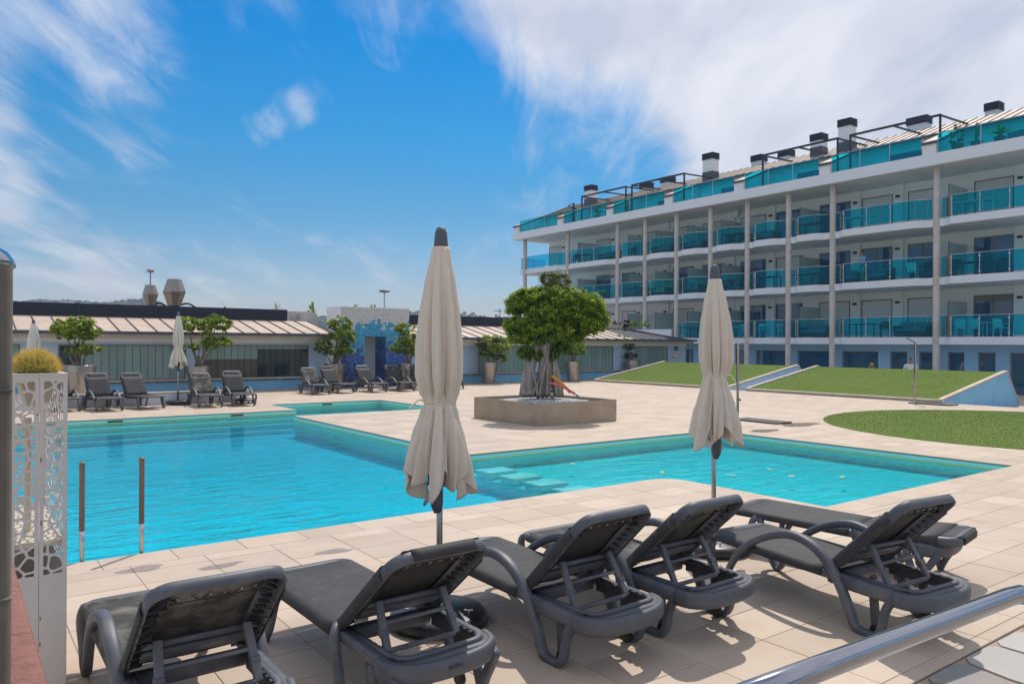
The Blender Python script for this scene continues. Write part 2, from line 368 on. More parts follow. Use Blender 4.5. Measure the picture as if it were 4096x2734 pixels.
mat('mat_slat', (.07, .06, .055), .7); mat('wood_rail', (.20, .15, .12), .45, col2=(.14, .10, .08), nscale=8, stretch=(1, 1, .2))
mat('lamp_yellow', (.45, .42, .18), .5)
leaf_mat('leaf', (.06, .125, .010), (.21, .31, .015), (.56, .58, .02))
leaf_mat('leaf_dark', (.035, .085, .010), (.11, .20, .015), (.30, .38, .02))
leaf_mat('leaf_dry', (.08, .09, .025), (.15, .18, .04), (.30, .30, .05))
glass_mat('bal_glass', (.20, .88, .97), .5, .02, 1.2, haze=.07, hazecol=(.0, .45, .62))
glass_mat('roof_glass', (.10, .82, .92), .5, .02, 1.16, haze=.09, hazecol=(.0, .56, .72))
glass_mat('part_glass', (.45, .70, .68), .6, .1, 1.3, haze=.72, hazecol=(.62, .80, .80))
mat('win_glass', (.015, .10, .22), .03, spec=1.0)
glass_mat('water', (.97, 1.0, 1.0), .8, .015, 1.33, bump=.5, bscale=1.9, stretch=(.75, 2.2, 1), vol=((.0, .95, .985), 2.9))

# ================================================================ THE SETTING
PATIO = -0.35
g_ = MB(); g_.add([(-2500, -60, -1.9), (2500, -60, -1.9), (2500, 4200, -1.9), (-2500, 4200, -1.9)], [(0, 1, 2, 3)])
tag(g_.build('ground', 'ground'), kind='structure')
pt = MB(); pt.box(26.9, 60, -12, 31.2, -.6, PATIO)
tag(deckobj(pt.build('patio_floor', 'tile')), kind='structure')

RECTS = [(-9, 27, 2.14, 5.1), (-9, 8.42, 5.1, 7.58), (13.83, 27, 5.1, 11.1), (-9, -4.5, 7.58, 21.3), (7.3, 27, 11.1, 19.55), (11.8, 27, 19.55, 23.55),
         (-9, 8.03, 21.3, 23.55), (-9, 27, 23.55, 31.3), (27, 37, 29.35, 31.3)]
dk = MB()
for a, b, c, d in RECTS:
    if (a, b, c, d) == (-9, 8.42, 5.1, 7.58): dk.box(a, 8.04, c, d, -.034, -.005); dk.box(8.04, b, c, 7.2, -.034, -.005)
    else: dk.box(a, b, c, d, -.034, -.005)
deck = tag(deckobj(dk.build('pool_deck', 'grout')), kind='structure')
sub = MB()                                       # the body under the deck, set back from the pool edge
for a, b, c, d in RECTS: sub.box(a, b, c, d, -1.85, -.40) if c < 2 else None
def proj(u, v, z=0):
    p = W(u, v, z)
    if p.y < .3: return None
    x = p.x * FPX / p.y; y = (EYE - p.z) * FPX / p.y
    return (x + 2048, y + HOR)
tiles = []
def tile_zone(a, b, c, d, pu, pv, u0, v0, off=0):
    j = math.floor((c - v0) / pv)
    while v0 + j * pv < d - 1e-6:
        sh = off * (j % 2) * pu
        i = math.floor((a - u0 - sh) / pu)
        while u0 + sh + i * pu < b - 1e-6:
            x0 = max(a, u0 + sh + i * pu); x1 = min(b, u0 + sh + (i + 1) * pu); y0 = max(c, v0 + j * pv); y1 = min(d, v0 + (j + 1) * pv)
            if x1 - x0 > .03 and y1 - y0 > .03: tiles.append((x0, x1, y0, y1))
            i += 1
        j += 1
PU, PV = .605, .396
tile_zone(-9, 27, 2.14, 2.24, PU, PV, 4.275, 2.24 - PV)
tile_zone(-9, 27, 2.24, 4.72, PU, PV, 4.275, 2.24)
tile_zone(-9, 8.04, 4.72, 6.992, PU, PV, 4.275, 2.24)
tile_zone(14.21, 27, 4.72, 11.1, PU, PV, 4.275, 2.24)
tile_zone(-9, 8.04, 6.992, 7.2, PU, .208, 4.275, 6.992)
tile_zone(-9, 8.04, 7.2, 7.58, .60, .38, 4.05, 7.2)                 # coping
tile_zone(8.04, 8.42, 4.72, 7.2, .38, .60, 8.04, 4.72)
tile_zone(8.42, 14.21, 4.72, 5.1, .60, .38, 8.42, 4.72)
tile_zone(13.83, 14.21, 5.1, 11.1, .38, .60, 13.83, 5.1)
tile_zone(7.3, 27, 11.1, 11.48, .60, .38, 7.3, 11.1)
tile_zone(7.3, 7.68, 11.48, 19.17, .38, .60, 7.3, 11.48)
tile_zone(7.3, 11.8, 19.17, 19.55, .60, .38, 7.3, 19.17)
tile_zone(7.68, 27, 11.48, 19.17, PU, PV, 4.275, 2.24)
tile_zone(11.8, 27, 19.17, 23.55, PU, PV, 4.275, 2.24)
tile_zone(-9, 8.03, 21.3, 21.68, .60, .38, 0, 21.3)
tile_zone(-9, 8.03, 21.68, 23.55, PU, PV, 4.275, 2.24)
tile_zone(-9, 27, 23.55, 31.3, PU, PV, 4.275, 2.24)
tile_zone(27, 37, 29.35, 31.3, PU, PV, 4.275, 2.24)
tile_zone(-9, -4.5, 7.58, 21.3, PU, PV, 4.275, 2.24)
def tscore(t):
    x0, x1, y0, y1 = t; P = [proj(x, y) for x, y in ((x0, y0), (x1, y0), (x1, y1), (x0, y1))]
    if any(p is None for p in P): return 0
    cx = sum(p[0] for p in P) / 4; cy = sum(p[1] for p in P) / 4
    if not (0 < cx < 4096 and cy < 2734): return 0
    return abs(sum(P[i][0] * P[(i + 1) % 4][1] - P[(i + 1) % 4][0] * P[i][1] for i in range(4))) / 2
tiles.sort(key=lambda t: -tscore(t))
TG = .0028
cache = {}
def tile_mesh(w, h, k):
    key = (round(w, 3), round(h, 3), k)
    if key not in cache:
        m = MB(); m.cur = k / 8 + .05; m.bbox(-w / 2 + TG, w / 2 - TG, -h / 2 + TG, h / 2 - TG, -.02, 0, .002); cache[key] = m.mesh('tile', 'tile')
    return cache[key]
for t in tiles[:296]:
    x0, x1, y0, y1 = t; o = obj('tile', tile_mesh(x1 - x0, y1 - y0, random.randrange(8)), deck)
    o.location = ((x0 + x1) / 2, (y0 + y1) / 2, random.uniform(-.0012, .0005))
far = MB()
for x0, x1, y0, y1 in tiles[296:]:
    far.cur = random.random(); far.bbox(x0 + TG, x1 - TG, y0 + TG, y1 - TG, -.02, 0, .002)
tag(far.build('far_tiles', 'tile', deck), kind='stuff')
cn = MB(); cn.cur = .45                          # the rounded coping corner
arc = [(8.04 + .375 * math.cos(a), 7.2 + .375 * math.sin(a)) for a in np.linspace(0, math.pi / 2, 9)]
cn.prism([(8.04, 7.2)] + arc, -.034, -.0005); cn.build('corner_tile', 'tile', deck)

# ---- pool basin and water
POOL = [(-4.5, 7.58), (8.42, 7.58), (8.42, 5.1), (13.83, 5.1), (13.83, 11.1), (7.3, 11.1), (7.3, 19.55), (11.8, 19.55), (11.8, 23.55), (8.03, 23.55), (8.03, 21.3), (-4.5, 21.3)]
def offset_poly(P, d):
    n = len(P); out = []
    for i in range(n):
        a, b, c = P[i - 1], P[i], P[(i + 1) % n]
        e1 = Vector((b[0] - a[0], b[1] - a[1])).normalized(); e2 = Vector((c[0] - b[0], c[1] - b[1])).normalized()
        n1 = Vector((e1.y, -e1.x)); n2 = Vector((e2.y, -e2.x)); q = Vector(b) + d * (n1 + n2); out.append((q.x, q.y))
    return out
PW = offset_poly(POOL, .012)
wl = MB()
for i in range(len(PW)):
    a, b = PW[i], PW[(i + 1) % len(PW)]
    wl.add([(*a, -1.7), (*b, -1.7), (*b, -.034), (*a, -.034)], [(0, 1, 2, 3)])
wl.box(-4.6, 7.15, 7.5, 21.4, -1.75, -.54)
wl.box(7.15, 8.2, 7.5, 11.2, -1.75, -.32); wl.box(8.2, 13.9, 5.0, 11.2, -1.75, -.32001); wl.box(7.15, 8.1, 11.2, 23.6, -1.75, -.54001); wl.box(8.1, 11.9, 19.5, 23.6, -1.75, -.34)
basin = tag(deckobj(wl.build('pool_basin', 'pooltile')), kind='structure')
def brick_mosaic():
    m = M['pooltile']; nt = m.node_tree; N = nt.nodes; L = nt.links; b = N['Principled BSDF']
    tc = N.new('ShaderNodeTexCoord')
    cmb = N.new('ShaderNodeVectorMath'); cmb.operation = 'SCALE'; cmb.inputs['Scale'].default_value = 1
    L.new(tc.outputs['Object'], cmb.inputs[0])
    vor = N.new('ShaderNodeTexVoronoi'); vor.inputs['Scale'].default_value = 14; vor.inputs['Randomness'].default_value = 0.15; L.new(cmb.outputs[0], vor.inputs[0])
    mr = N.new('ShaderNodeMapRange'); L.new(vor.outputs['Color'], mr.inputs[0]); mr.inputs[3].default_value = .86; mr.inputs[4].default_value = 1.08
    hs = N.new('ShaderNodeHueSaturation'); hs.inputs['Color'].default_value = (.50, .96, .98, 1); L.new(mr.outputs[0], hs.inputs['Value']); L.new(hs.outputs[0], b.inputs['Base Color'])
brick_mosaic()
sp = MB()                                        # steps under the far edge
for k, (dz) in enumerate((-.20, -.32, -.44)): sp.box(-4.5, 8.0 - .2 * k, 21.3 - .34 * (k + 1), 21.3 - .34 * k + .01, -1.55, dz)
tag(sp.build('step', 'pooltile', basin), kind='stuff')
for k, (uu, vv) in enumerate(((7.42, 10.5), (7.42, 9.82), (7.40, 9.14), (7.40, 8.46))):
    b_ = MB(); b_.box(uu - .26, uu + .26, vv - .19, vv + .19, -.95, -.25); o = b_.build('pool_seat', 'pooltile', basin)
    b_ = MB(); b_.bbox(uu - .28, uu + .28, vv - .21, vv + .21, -.247, -.20, .01); b_.build('seat_slab', 'white_wall', o)
for a, b in (((7.32, 11.096), (13.83, 11.096)), ((7.304, 11.1), (7.304, 19.5)), ((13.826, 5.12), (13.826, 11.09)), ((8.0, 21.296), (-4.4, 21.296)), ((11.8, 23.546), (8.03, 23.546)), ((11.796, 19.6), (11.796, 23.54))):
    w_ = MB(); w_.bar((*a, -.108), (*b, -.108), .006, .024); w_.build('waterline_stripe', 'limescale', basin)
for uu, vv in ((3.35, 21.3), (6.35, 21.3), (9.9, 23.55), (2.0, 21.3)):
    w_ = MB(); w_.box(uu - .17, uu + .17, vv - .006, vv + .006, -.115, -.055); w_.build('skimmer_slot', 'black', basin)
for a, b in zip(POOL, POOL[1:] + POOL[:1]):      # pale band of rim tiles above the water
    d_ = Vector((b[0] - a[0], b[1] - a[1], 0)).normalized(); nn = Vector((d_.y, -d_.x, 0)) * .009
    w_ = MB(); w_.bar(Vector((*a, -.085)) + nn, Vector((*b, -.085)) + nn, .004, .10); w_.build('rim_band', 'poolrim', basin)
wt = MB(); wt.prism(offset_poly(POOL, .03), -1.9, -.122)
tag(deckobj(wt.build('pool_water', 'water')), kind='structure')
for k, (uu, vv) in enumerate(((8.6, 9.9), (9.9, 7.6), (10.6, 7.0), (9.2, 8.4), (11.2, 6.5), (10.9, 7.6))):
    lf = MB(); a = random.random() * 6; q = [(uu + .07 * math.cos(a + t) * s_, vv + .07 * math.sin(a + t) * s_) for t, s_ in ((0, 1.2), (1.2, .5), (2.2, .7), (3.1, 1.3), (4.2, .6), (5.3, .6))]
    lf.prism(q, -.121, -.118); o = deckobj(lf.build('fallen_leaf', 'lamp_yellow')); tag(o, ('fallen leaf', 'fallen leaf', 'yellow leaf')[0] + ' floating on the pool, ' + ('nearest the underwater seats', 'third from the underwater seats', 'below the folded parasol with the card', 'second from the underwater seats', 'closest to the near right pool corner', 'between parasol pole and far right corner')[k], 'leaf', 'leaves floating on the pool')

# ---- slate paving on the near side
def clip(poly, px_, py_, nx, ny):                # keep the side where (p - q).n <= 0
    out = []
    for i in range(len(poly)):
        a, b = poly[i], poly[(i + 1) % len(poly)]
        da = (a[0] - px_) * nx + (a[1] - py_) * ny; db = (b[0] - px_) * nx + (b[1] - py_) * ny
        if da <= 0: out.append(a)
        if (da < 0 < db) or (db < 0 < da): t = da / (da - db); out.append((a[0] + (b[0] - a[0]) * t, a[1] + (b[1] - a[1]) * t))
    return out
def voronoi(sites, bounds, gap=0.0):
    x0, x1, y0, y1 = bounds; res = []
    P = np.array(sites)
    for i, (sx, sy) in enumerate(sites):
        poly = [(x0, y0), (x1, y0), (x1, y1), (x0, y1)]
        d = np.hypot(P[:, 0] - sx, P[:, 1] - sy); order = np.argsort(d)[1:26]
        for j in order:
            qx, qy = sites[j]; nx, ny = qx - sx, qy - sy; l = math.hypot(nx, ny) or 1e-9; nx /= l; ny /= l
            poly = clip(poly, (sx + qx) / 2 - nx * gap / 2, (sy + qy) / 2 - ny * gap / 2, nx, ny)
            if len(poly) < 3: break
        res.append(poly)
    return res
sm = MB(); sm.box(-2, 14, -.6, 2.135, -.06, -.012)
slate = tag(deckobj(sm.build('slate_paving', 'mortar')), kind='structure')
sites = [(x + random.uniform(-.18, .18), y + random.uniform(-.15, .15)) for x in np.arange(2.2, 11.9, .38) for y in np.arange(.0, 2.1, .32)]
for poly in voronoi(sites, (2.0, 12, -.2, 2.12), .035):
    if len(poly) < 3: continue
    m = MB(); m.cur = random.random(); cx = sum(p[0] for p in poly) / len(poly); cy = sum(p[1] for p in poly) / len(poly)
    q = []
    for i in range(len(poly)):
        a, b = poly[i], poly[(i + 1) % len(poly)]
        q.append((a[0] * .86 + b[0] * .14, a[1] * .86 + b[1] * .14)); q.append((a[0] * .5 + b[0] * .5 + random.uniform(-.012, .012), a[1] * .5 + b[1] * .5 + random.uniform(-.012, .012))); q.append((a[0] * .14 + b[0] * .86, a[1] * .14 + b[1] * .86))
    z = random.uniform(-.004, .004); m.prism([(x - cx, y - cy) for x, y in q], -.02, z)
    o = m.build('slab', 'slate', slate); o.location = (cx, cy, 0)

# ---- grass mounds and the round lawn
def blades(name, pts, zf, h, parent, w=.006):
    n = len(pts); a = rng.random(n) * 6.283; x = pts[:, 0]; y = pts[:, 1]; z = zf(x, y)
    hh = h * (.6 + .8 * rng.random(n)); lean = rng.normal(0, .35, (n, 2)) * hh[:, None]
    V = np.empty((n, 3, 3)); V[:, 0] = np.stack([x - w * np.cos(a), y - w * np.sin(a), z], 1); V[:, 1] = np.stack([x + w * np.cos(a), y + w * np.sin(a), z], 1)
    V[:, 2] = np.stack([x + lean[:, 0], y + lean[:, 1], z + hh], 1)
    return np_mesh(name, V.reshape(-1, 3), np.arange(3 * n).reshape(n, 3), 'turf_blade', rng.random(n), parent)
def mound(u0, u1, v0, v1, ztop, label):
    k = .16
    t = thing('grass_mound', u0, v0, 0, 0, label, 'grass mound', 'turfed skylight mounds')
    zf = lambda x, y: .10 + (ztop - .10) * (x - u0) / (u1 - u0)
    org = (u0, v0, 0)
    m = MB(); m.add([(u0 + k, v0 + k, .105), (u1, v0 + k, ztop), (u1, v1 - k, ztop), (u0 + k, v1 - k, .105)], [(0, 1, 2, 3)])
    m.add([(u1, v0 + k, ztop), (u1 + .8, v0 + k, PATIO), (u1 + .8, v1 - k, PATIO), (u1, v1 - k, ztop)], [(0, 1, 2, 3)])
    m.build('turf', 'turf', t, org)
    n = int((u1 - u0) * (v1 - v0) * 900)
    p = np.stack([u0 + k + (u1 - u0 - k) * rng.random(n), v0 + k + (v1 - v0 - 2 * k) * rng.random(n)], 1)
    b = blades('grass_blades', p - np.array([u0, v0]), lambda x, y: .105 + (ztop - .105) * (x - k) / (u1 - u0 - k), .012, t, .004); tag(b, kind='stuff')
    # side walls and their stone copings
    for side, vv in (('a', v0), ('b', v1 - k)):
        m = MB(); poly = [(u0 + .02, -.6), (u0 + .02, .06), (u1, ztop - .02), (u1 + 1.15, PATIO), (u1 + 1.15, -.6)]
        pts = [(x, vv + .012, z) for x, z in poly] + [(x, vv + k - .012, z) for x, z in poly]; n_ = len(poly)
        m.add(pts, [tuple(range(n_)), tuple(range(2 * n_ - 1, n_ - 1, -1))] + [(i, i + n_, (i + 1) % n_ + n_, (i + 1) % n_) for i in range(n_)])
        m.build('side_wall', 'blue_wall' if side == 'a' and v0 < 15 else 'pale_blue', t, org)
        m = MB(); a = Vector((u0 - .01, vv + k / 2, .10)); b_ = Vector((u1 + .03, vv + k / 2, ztop + .03)); seg = 6
        for i in range(seg):
            m = MB(); m.bar(a.lerp(b_, i / seg + .001), a.lerp(b_, (i + 1) / seg - .001), k, .06); m.build('coping_stone', 'sand_stone', t, org)
        m = MB(); m.bar(b_ + Vector((.03, 0, -.02)), (u1 + 1.17, vv + k / 2, PATIO + .05), k, .05); m.build('coping_stone', 'sand_stone', t, org)
    nb = 8
    for i in range(nb):
        y0 = v0 + (v1 - v0) * i / nb; y1 = v0 + (v1 - v0) * (i + 1) / nb
        m = MB(); m.box(u0 + .03, u0 + .14, y0 + .01, y1 - .01, -.01, .055); m.build('kerb_base', 'concrete', t, org)
        m = MB(); m.bbox(u0 - .02, u0 + .2, y0 + .003, y1 - .003, .058, .112, .006); m.build('kerb_stone', 'sand_stone', t, org)
    return t
mound(26.9, 32.1, 12.06, 19.97, .95, 'near sloping green turf mound with pale stone kerb, blue side wall')
mound(26.9, 32.1, 20.85, 29.3, .96, 'far sloping green turf mound beyond the ramp, beside the low building')
rp = MB(); rp.add([(26.95, 19.98, -.002), (32, 19.98, PATIO - .01), (32, 20.84, PATIO - .01), (26.95, 20.84, -.002)], [(0, 1, 2, 3)])
tag(deckobj(rp.build('ramp', 'sand_stone')), kind='structure')
for uu, zz in ((27.6, .12), (31.2, .55)):
    m = MB(); m.lathe([(.0, 0), (.075, 0), (.075, .02), (.0, .03)], 14); o = m.build('wall_lamp', 'lamp_yellow'); o.location = W(uu, 20.835, zz); o.rotation_euler = (R(90), 0, TH)
    tag(o, 'small round yellow wall light in the ramp wall, ' + ('lower one near the deck' if uu < 29 else 'upper one near the top'), 'wall light', 'lights in the ramp wall')
LC = (20.8, 7.0); LR = 4.85
t = thing('round_lawn', LC[0], LC[1], 0, 0, 'round flat artificial lawn laid on the deck beside the pool', 'lawn')
m = MB(); m.lathe([(LR, .0), (LR, .012), (LR - .02, .018), (.01, .018)], 120, cap=False); m.build('turf', 'turf', t)
n = 70000; a = rng.random(n) * 6.283; r_ = LR * np.sqrt(rng.random(n)); p = np.stack([r_ * np.cos(a), r_ * np.sin(a)], 1)
tag(blades('grass_blades', p, lambda x, y: .016 + 0 * x, .014, t, .005), kind='stuff')

# ---- white kerb wall behind the left loungers
m = MB(); m.box(-8, 7.9, 25.25, 25.45, -.02, .36)
w_ = deckobj(m.build('kerb_wall', 'white_wall')); tag(w_, 'low white rendered wall behind the left row of loungers', 'wall')
m = MB(); m.bbox(-8, 7.92, 25.22, 25.48, .362, .39, .006); m.build('coping', 'sand_stone', w_)

# ---- low pavilion with the sloping metal roof (two wings either side of the mosaic block)
FV = 31.2
def pavilion(name, ua, ub, windows, label, zE, zR, hip=False, roof_end=None, panel=.62, louv=None):
    t = thing(name, (ua + ub) / 2, FV, 0, 0, label, 'building'); org = ((ua + ub) / 2, FV, 0)
    B_ = lambda m, n, mt, par=t, **k: m.build(n, mt, par, org, **k)
    zs, zt = .50, 1.83
    m = MB(); m.box(ua, ub, FV, FV + .25, -.05, .40); B_(m, 'base_wall', 'blue_wall')
    m = MB(); m.box(ua, ub, FV + .02, FV + .25, .40, zs); m.box(ua, ub, FV + .02, FV + .25, zt, zE + .1)
    ed = sorted([x for w in windows for x in w[:2]])
    xs = [ua] + ed + [ub]
    for i in range(0, len(xs), 2):
        if xs[i + 1] - xs[i] > .02: m.box(xs[i], xs[i + 1], FV + .02, FV + .25, zs, zt)
    B_(m, 'wall', 'pale_blue')
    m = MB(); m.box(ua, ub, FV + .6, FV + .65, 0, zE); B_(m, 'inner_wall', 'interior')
    m = MB(); m.bbox(ua, ub, FV - .10, FV + .12, .44, zs - .002, .006); B_(m, 'sill', 'sand_stone')
    x = ua + .3
    while x < ub - 1: 
        m = MB(); m.box(x, x + 1.45, FV - .06, FV - .002, .405, .432); B_(m, 'vent_slot', 'black'); x += 1.62
    m = MB(); m.box(ua, ub, FV - .62, FV + .02, zE - .22, zE - .04); B_(m, 'concrete_eave', 'concrete')
    m = MB(); m.box(ua, ub, FV - .05, FV + .018, zE - .36, zE - .222); B_(m, 'lintel', 'white_wall')
    # windows of upright channel glass
    for (x0, x1, kinds) in windows:
        w = MB(); f = .05
        w.box(x0, x0 + f, FV + .0, FV + .12, zs, zt); w.box(x1 - f, x1, FV, FV + .12, zs, zt); w.box(x0 + f, x1 - f, FV, FV + .12, zt - f, zt); w.box(x0 + f, x1 - f, FV, FV + .12, zs, zs + .03)
        wo = B_(w, 'window', 'frame_grey')
        n_ = max(1, round((x1 - x0 - .1) / .262)); s_ = (x1 - x0 - .1) / n_
        for i in range(n_):
            a = x0 + .05 + i * s_; b = a + s_; c = (i + .5) / n_
            mt = 'uglass'; spl = None
            for k0, k1, m_, sp_ in kinds:
                if k0 <= c < k1: mt, spl = m_, sp_
            def pane(z0, z1, mt_):
                p = MB(); p.cur = random.random(); g_ = .008
                p.add([(a + g_, FV + .05, z0), (a + g_, FV + .03, z0), (b - g_, FV + .03, z0), (b - g_, FV + .05, z0), (a + g_, FV + .05, z1), (a + g_, FV + .03, z1), (b - g_, FV + .03, z1), (b - g_, FV + .05, z1)],
                      [(1, 2, 6, 5), (0, 1, 5, 4), (2, 3, 7, 6), (3, 0, 4, 7), (4, 5, 6, 7)]); p.build('pane', mt_, wo, org)
            if spl: pane(zs + .03, spl, mt); pane(spl + .004, zt - .05, 'uglass')
            else: pane(zs + .03, zt - .05, mt)
    # metal roof: one panel per seam
    v0, v1 = FV - .75, FV + 2.3
    m = MB(); m.box(ua, ub, FV, v1, zE - .04, zE - .01); rf = B_(m, 'roof', 'concrete')
    n_ = round((ub - ua) / panel); s_ = (ub - ua) / n_
    for i in range(n_):
        a = ua + i * s_; b = a + s_; m = MB(); m.cur = random.random()
        ah, bh = a, b
        if hip: ah = min(a, roof_end); bh = min(b, roof_end)
        if ah >= bh - .01: bh = ah
        m.add([(a, v0, zE), (b, v0, zE), (bh, v1, zR), (ah, v1, zR)], [(0, 1, 2, 3)] if bh > ah else [(0, 1, 2)])
        m.build('roof_panel', 'zinc_dark' if hip and a > 30.6 else 'zinc', rf, org)
        m = MB(); m.bar((a, v0, zE + .015), (ah, v1, zR + .015), .028, .05); m.build('seam', 'seam', rf, org)
    if hip:
        m = MB(); m.add([(ub, v0, zE), (ub, v1 + 2, zE), (roof_end, v1, zR)], [(0, 1, 2)]); m.build('hip_panel', 'zinc_dark', rf, org)
    else:
        m = MB(); m.bar((ub, v0, zE + .01), (ub, v1, zR + .01), .05, .07); m.build('seam', 'seam', rf, org)
    m = MB(); m.box(ua - .02, ub + .04, v0 - .10, v0 + .02, zE - .085, zE + .03); m.build('gutter', 'gutter', rf, org)
    if louv:
        la, lb, zl = louv
        m = MB(); m.box(la, lb, v1 + .06, v1 + .09, zR, zl - .04); sc = B_(m, 'screen', 'dark_metal')
        n_ = max(1, round((lb - la) / 2.9)); q = (lb - la) / n_
        for i in range(n_):
            for k in range(8):
                z = zR + .03 + k * (zl - zR - .05) / 8
                m = MB(); m.obox((la + (i + .5) * q, v1 + .02, z + .03), Vector((q / 2 - .02, 0, 0)), Vector((0, .012, -.016)), Vector((0, .004, .014))); m.build('slat', 'dark_metal', sc, org)
            m = MB(); m.box(la + i * q - .03, la + i * q + .03, v1 - .02, v1 + .06, zR, zl + .03); m.build('post', 'dark_metal', sc, org)
    return t
left_w = [(.2, 1.95, [(0, 1, 'uglass', None)]), (3.08, 7.36, [(0, .1, 'uglass_dark', None)]), (7.96, 12.28, [(0, .5, 'uglass_brown', 1.25), (.52, 1, 'uglass_dark', 1.66)])]
pavilion('pavilion', -7, 13.1, left_w, 'long low pavilion with beige metal roof behind the left loungers', 2.28, 2.90, louv=(-7, 12.2, 3.42))
def rw(x0, x1): return (on_v(x0, 1430, FV)[0], on_v(x1, 1430, FV)[0], [(0, 1, 'uglass', None)])
right_w = [(18.4, 19.25, [(0, 1, 'uglass_dark', None)]), rw(1914, 2123), rw(2230, 2453), rw(2540, 2671)]
pavR = pavilion('pavilion', 17.0, 36.2, right_w, 'low pavilion wing with hipped metal roof joining the apartment block', 2.20, 2.86, hip=True, roof_end=33.6, panel=.72, louv=(17.0, 25.4, 3.36))
m = MB(); m.bbox(26, 33.9, FV + 2.2, FV + 2.7, 2.88, 3.10, .01); m.build('roof_parapet', 'sand_stone', pavR, (26.6, FV, 0))
m = MB(); m.box(12.9, 13.6, FV + 2.4, FV + 2.8, 2.3, 3.28); m.box(12.5, 13.6, FV + 2.85, FV + 3.2, 2.3, 3.36)
o = deckobj(m.build('concrete_parapet', 'concrete')); tag(o, 'weathered concrete parapet between the left pavilion and the mosaic block', 'parapet')

# ---- mosaic shower block
def mosaic_block():
    u0, u1, v0, v1, zt = 13.62, 16.95, 30.95, 32.5, 3.47; d0, d1, zd = 14.75, 15.80, 2.22
    org = (u0, v0, 0); t = thing('mosaic_block', u0, v0, 0, 0, 'tall block clad in broken white and blue mosaic with a doorway', 'mosaic wall')
    m = MB(); m.box(u0 + .002, d0, v0 + .012, v1, 0, zt); m.box(d1, u1, v0 + .012, v1, 0, zt); m.box(d0, d1, v0 + .012, v1, zd, zt); m.box(d0, d1, v0 + 1.12, v1, 0, zd)
    m.build('core_wall', 'mosaic_back', t, org)
    m = MB(); m.box(u0 - .02, u1 + .03, v0 - .02, v1, zt + .002, zt + .04); m.build('cap', 'white_wall', t, org)
    m = MB(); m.box(d0 + .002, d1 - .002, v0 + 1.10, v0 + 1.119, 0, zd - .002); m.build('door_reveal', 'white_wall', t, org)
    parts = {k: MB() for k in ('mosaic_white', 'mosaic_cyan', 'mosaic_blue', 'mosaic_navy')}
    def colour(x, z):
        n_ = .16 * math.sin(3.1 * x + 1) + .10 * math.sin(7.7 * x) + random.gauss(0, .10)
        zz = z + n_
        if zz > 2.86: return 'mosaic_white'
        if zz > 1.95: return 'mosaic_white' if random.random() < (.30 if zz > 2.62 else .02) else 'mosaic_cyan'
        if zz > 1.05: return random.choice(['mosaic_blue'] * 5 + (['mosaic_cyan'] * 3 if zz > 1.6 else []))
        if zz > .5: return random.choice(['mosaic_blue', 'mosaic_navy', 'mosaic_navy'])
        return random.choice(['mosaic_navy'] * 6 + ['mosaic_blue'])
    def clad(x0, x1, z0, z1, to3, hole=None):
        s = .125; st = [(x + random.uniform(-.055, .055), z + random.uniform(-.055, .055)) for x in np.arange(x0 + s / 2, x1, s) for z in np.arange(z0 + s / 2, z1, s)]
        for (cx, cz), poly in zip(st, voronoi(st, (x0, x1, z0, z1), .014)):
            if len(poly) < 3: continue
            pcs = [poly]
            if hole:
                h0, h1, hz = hole
                if cx > h0 and cx < h1 and cz < hz: continue
                if cz < hz:
                    if cx <= h0: poly = clip(poly, h0, 0, 1, 0)
                    elif cx >= h1: poly = clip(poly, h1, 0, -1, 0)
                elif h0 < cx < h1: poly = clip(poly, 0, hz, 0, -1)
                if len(poly) < 3: continue
            mb = parts[colour(cx, cz)]; mb.cur = random.random(); n_ = len(poly); tk = random.uniform(.008, .014)
            vs = [to3(x, z, 0) for x, z in poly] + [to3(x, z, tk) for x, z in poly]
            mb.add(vs, [tuple(range(n_, 2 * n_))] + [(i, (i + 1) % n_, (i + 1) % n_ + n_, i + n_) for i in range(n_)])
    clad(u0, u1, 0, zt, lambda x, z, t_: (x, v0 + .012 - t_, z), (d0, d1, zd))
    clad(v0 + .02, v0 + 1.09, 0, zd, lambda x, z, t_: (d1 - t_ + .001, x, z))
    for k, mb in parts.items():
        o = mb.build('tesserae', k, t, org); tag(o, kind='stuff')
    # plain white left flank
    m = MB(); m.box(u0 - .01, u0, v0 + .0, v1, .0, zt); m.build('white_flank', 'white_wall', t, org)
mosaic_block()

# ================================================================ THE APARTMENT BUILDING
BO = (40, 34, PATIO)
bld = thing('apartment_building', *BO, 0, 'long white four-storey apartment block with blue glass balconies', 'building')
def BB(m, n, mt, par=bld, **k): return m.build(n, mt, par, BO, **k)
COLV = [52.2, 46.56, 40.87, 38.09, 35.17, 32.29, 29.44, 26.55, 23.76, 18.16, 12.6]
VE = 52.9; VS = 8.0                                   # far end, near end (out of frame)
Z1, Z2, Z3, ZR0, ZR1 = 2.37, 5.35, 8.27, 10.92, 11.5
UF, UN, UW = 39.38, 39.78, 42.75                      # slab front, slab front beside a column, balcony back wall
def slab_front():
    pts = [(UN, VE)]
    for c in COLV:
        pts += [(UN, c + .42), (UN, c - .42)] if c > 52 else [(UF, c + .85), (UN, c + .42), (UN, c - .42)]
        pts += [(UF, c - .85)]
    pts += [(UF, VS)]; return pts
for z, nm in ((Z1, 1), (Z2, 2), (Z3, 3)):
    m = MB(); sf = slab_front(); sf = [(UN if i == 0 else x, y) for i, (x, y) in enumerate(sf)]
    m.prism(list(reversed(sf + [(UW + .3, VS), (UW + .3, VE)])), z - .37, z); BB(m, 'floor_slab', 'fascia')
m = MB(); m.box(UF - .02, UW + 4.8, VS, VE + .4, ZR0, ZR1 - .15); BB(m, 'roof_slab', 'soffit')
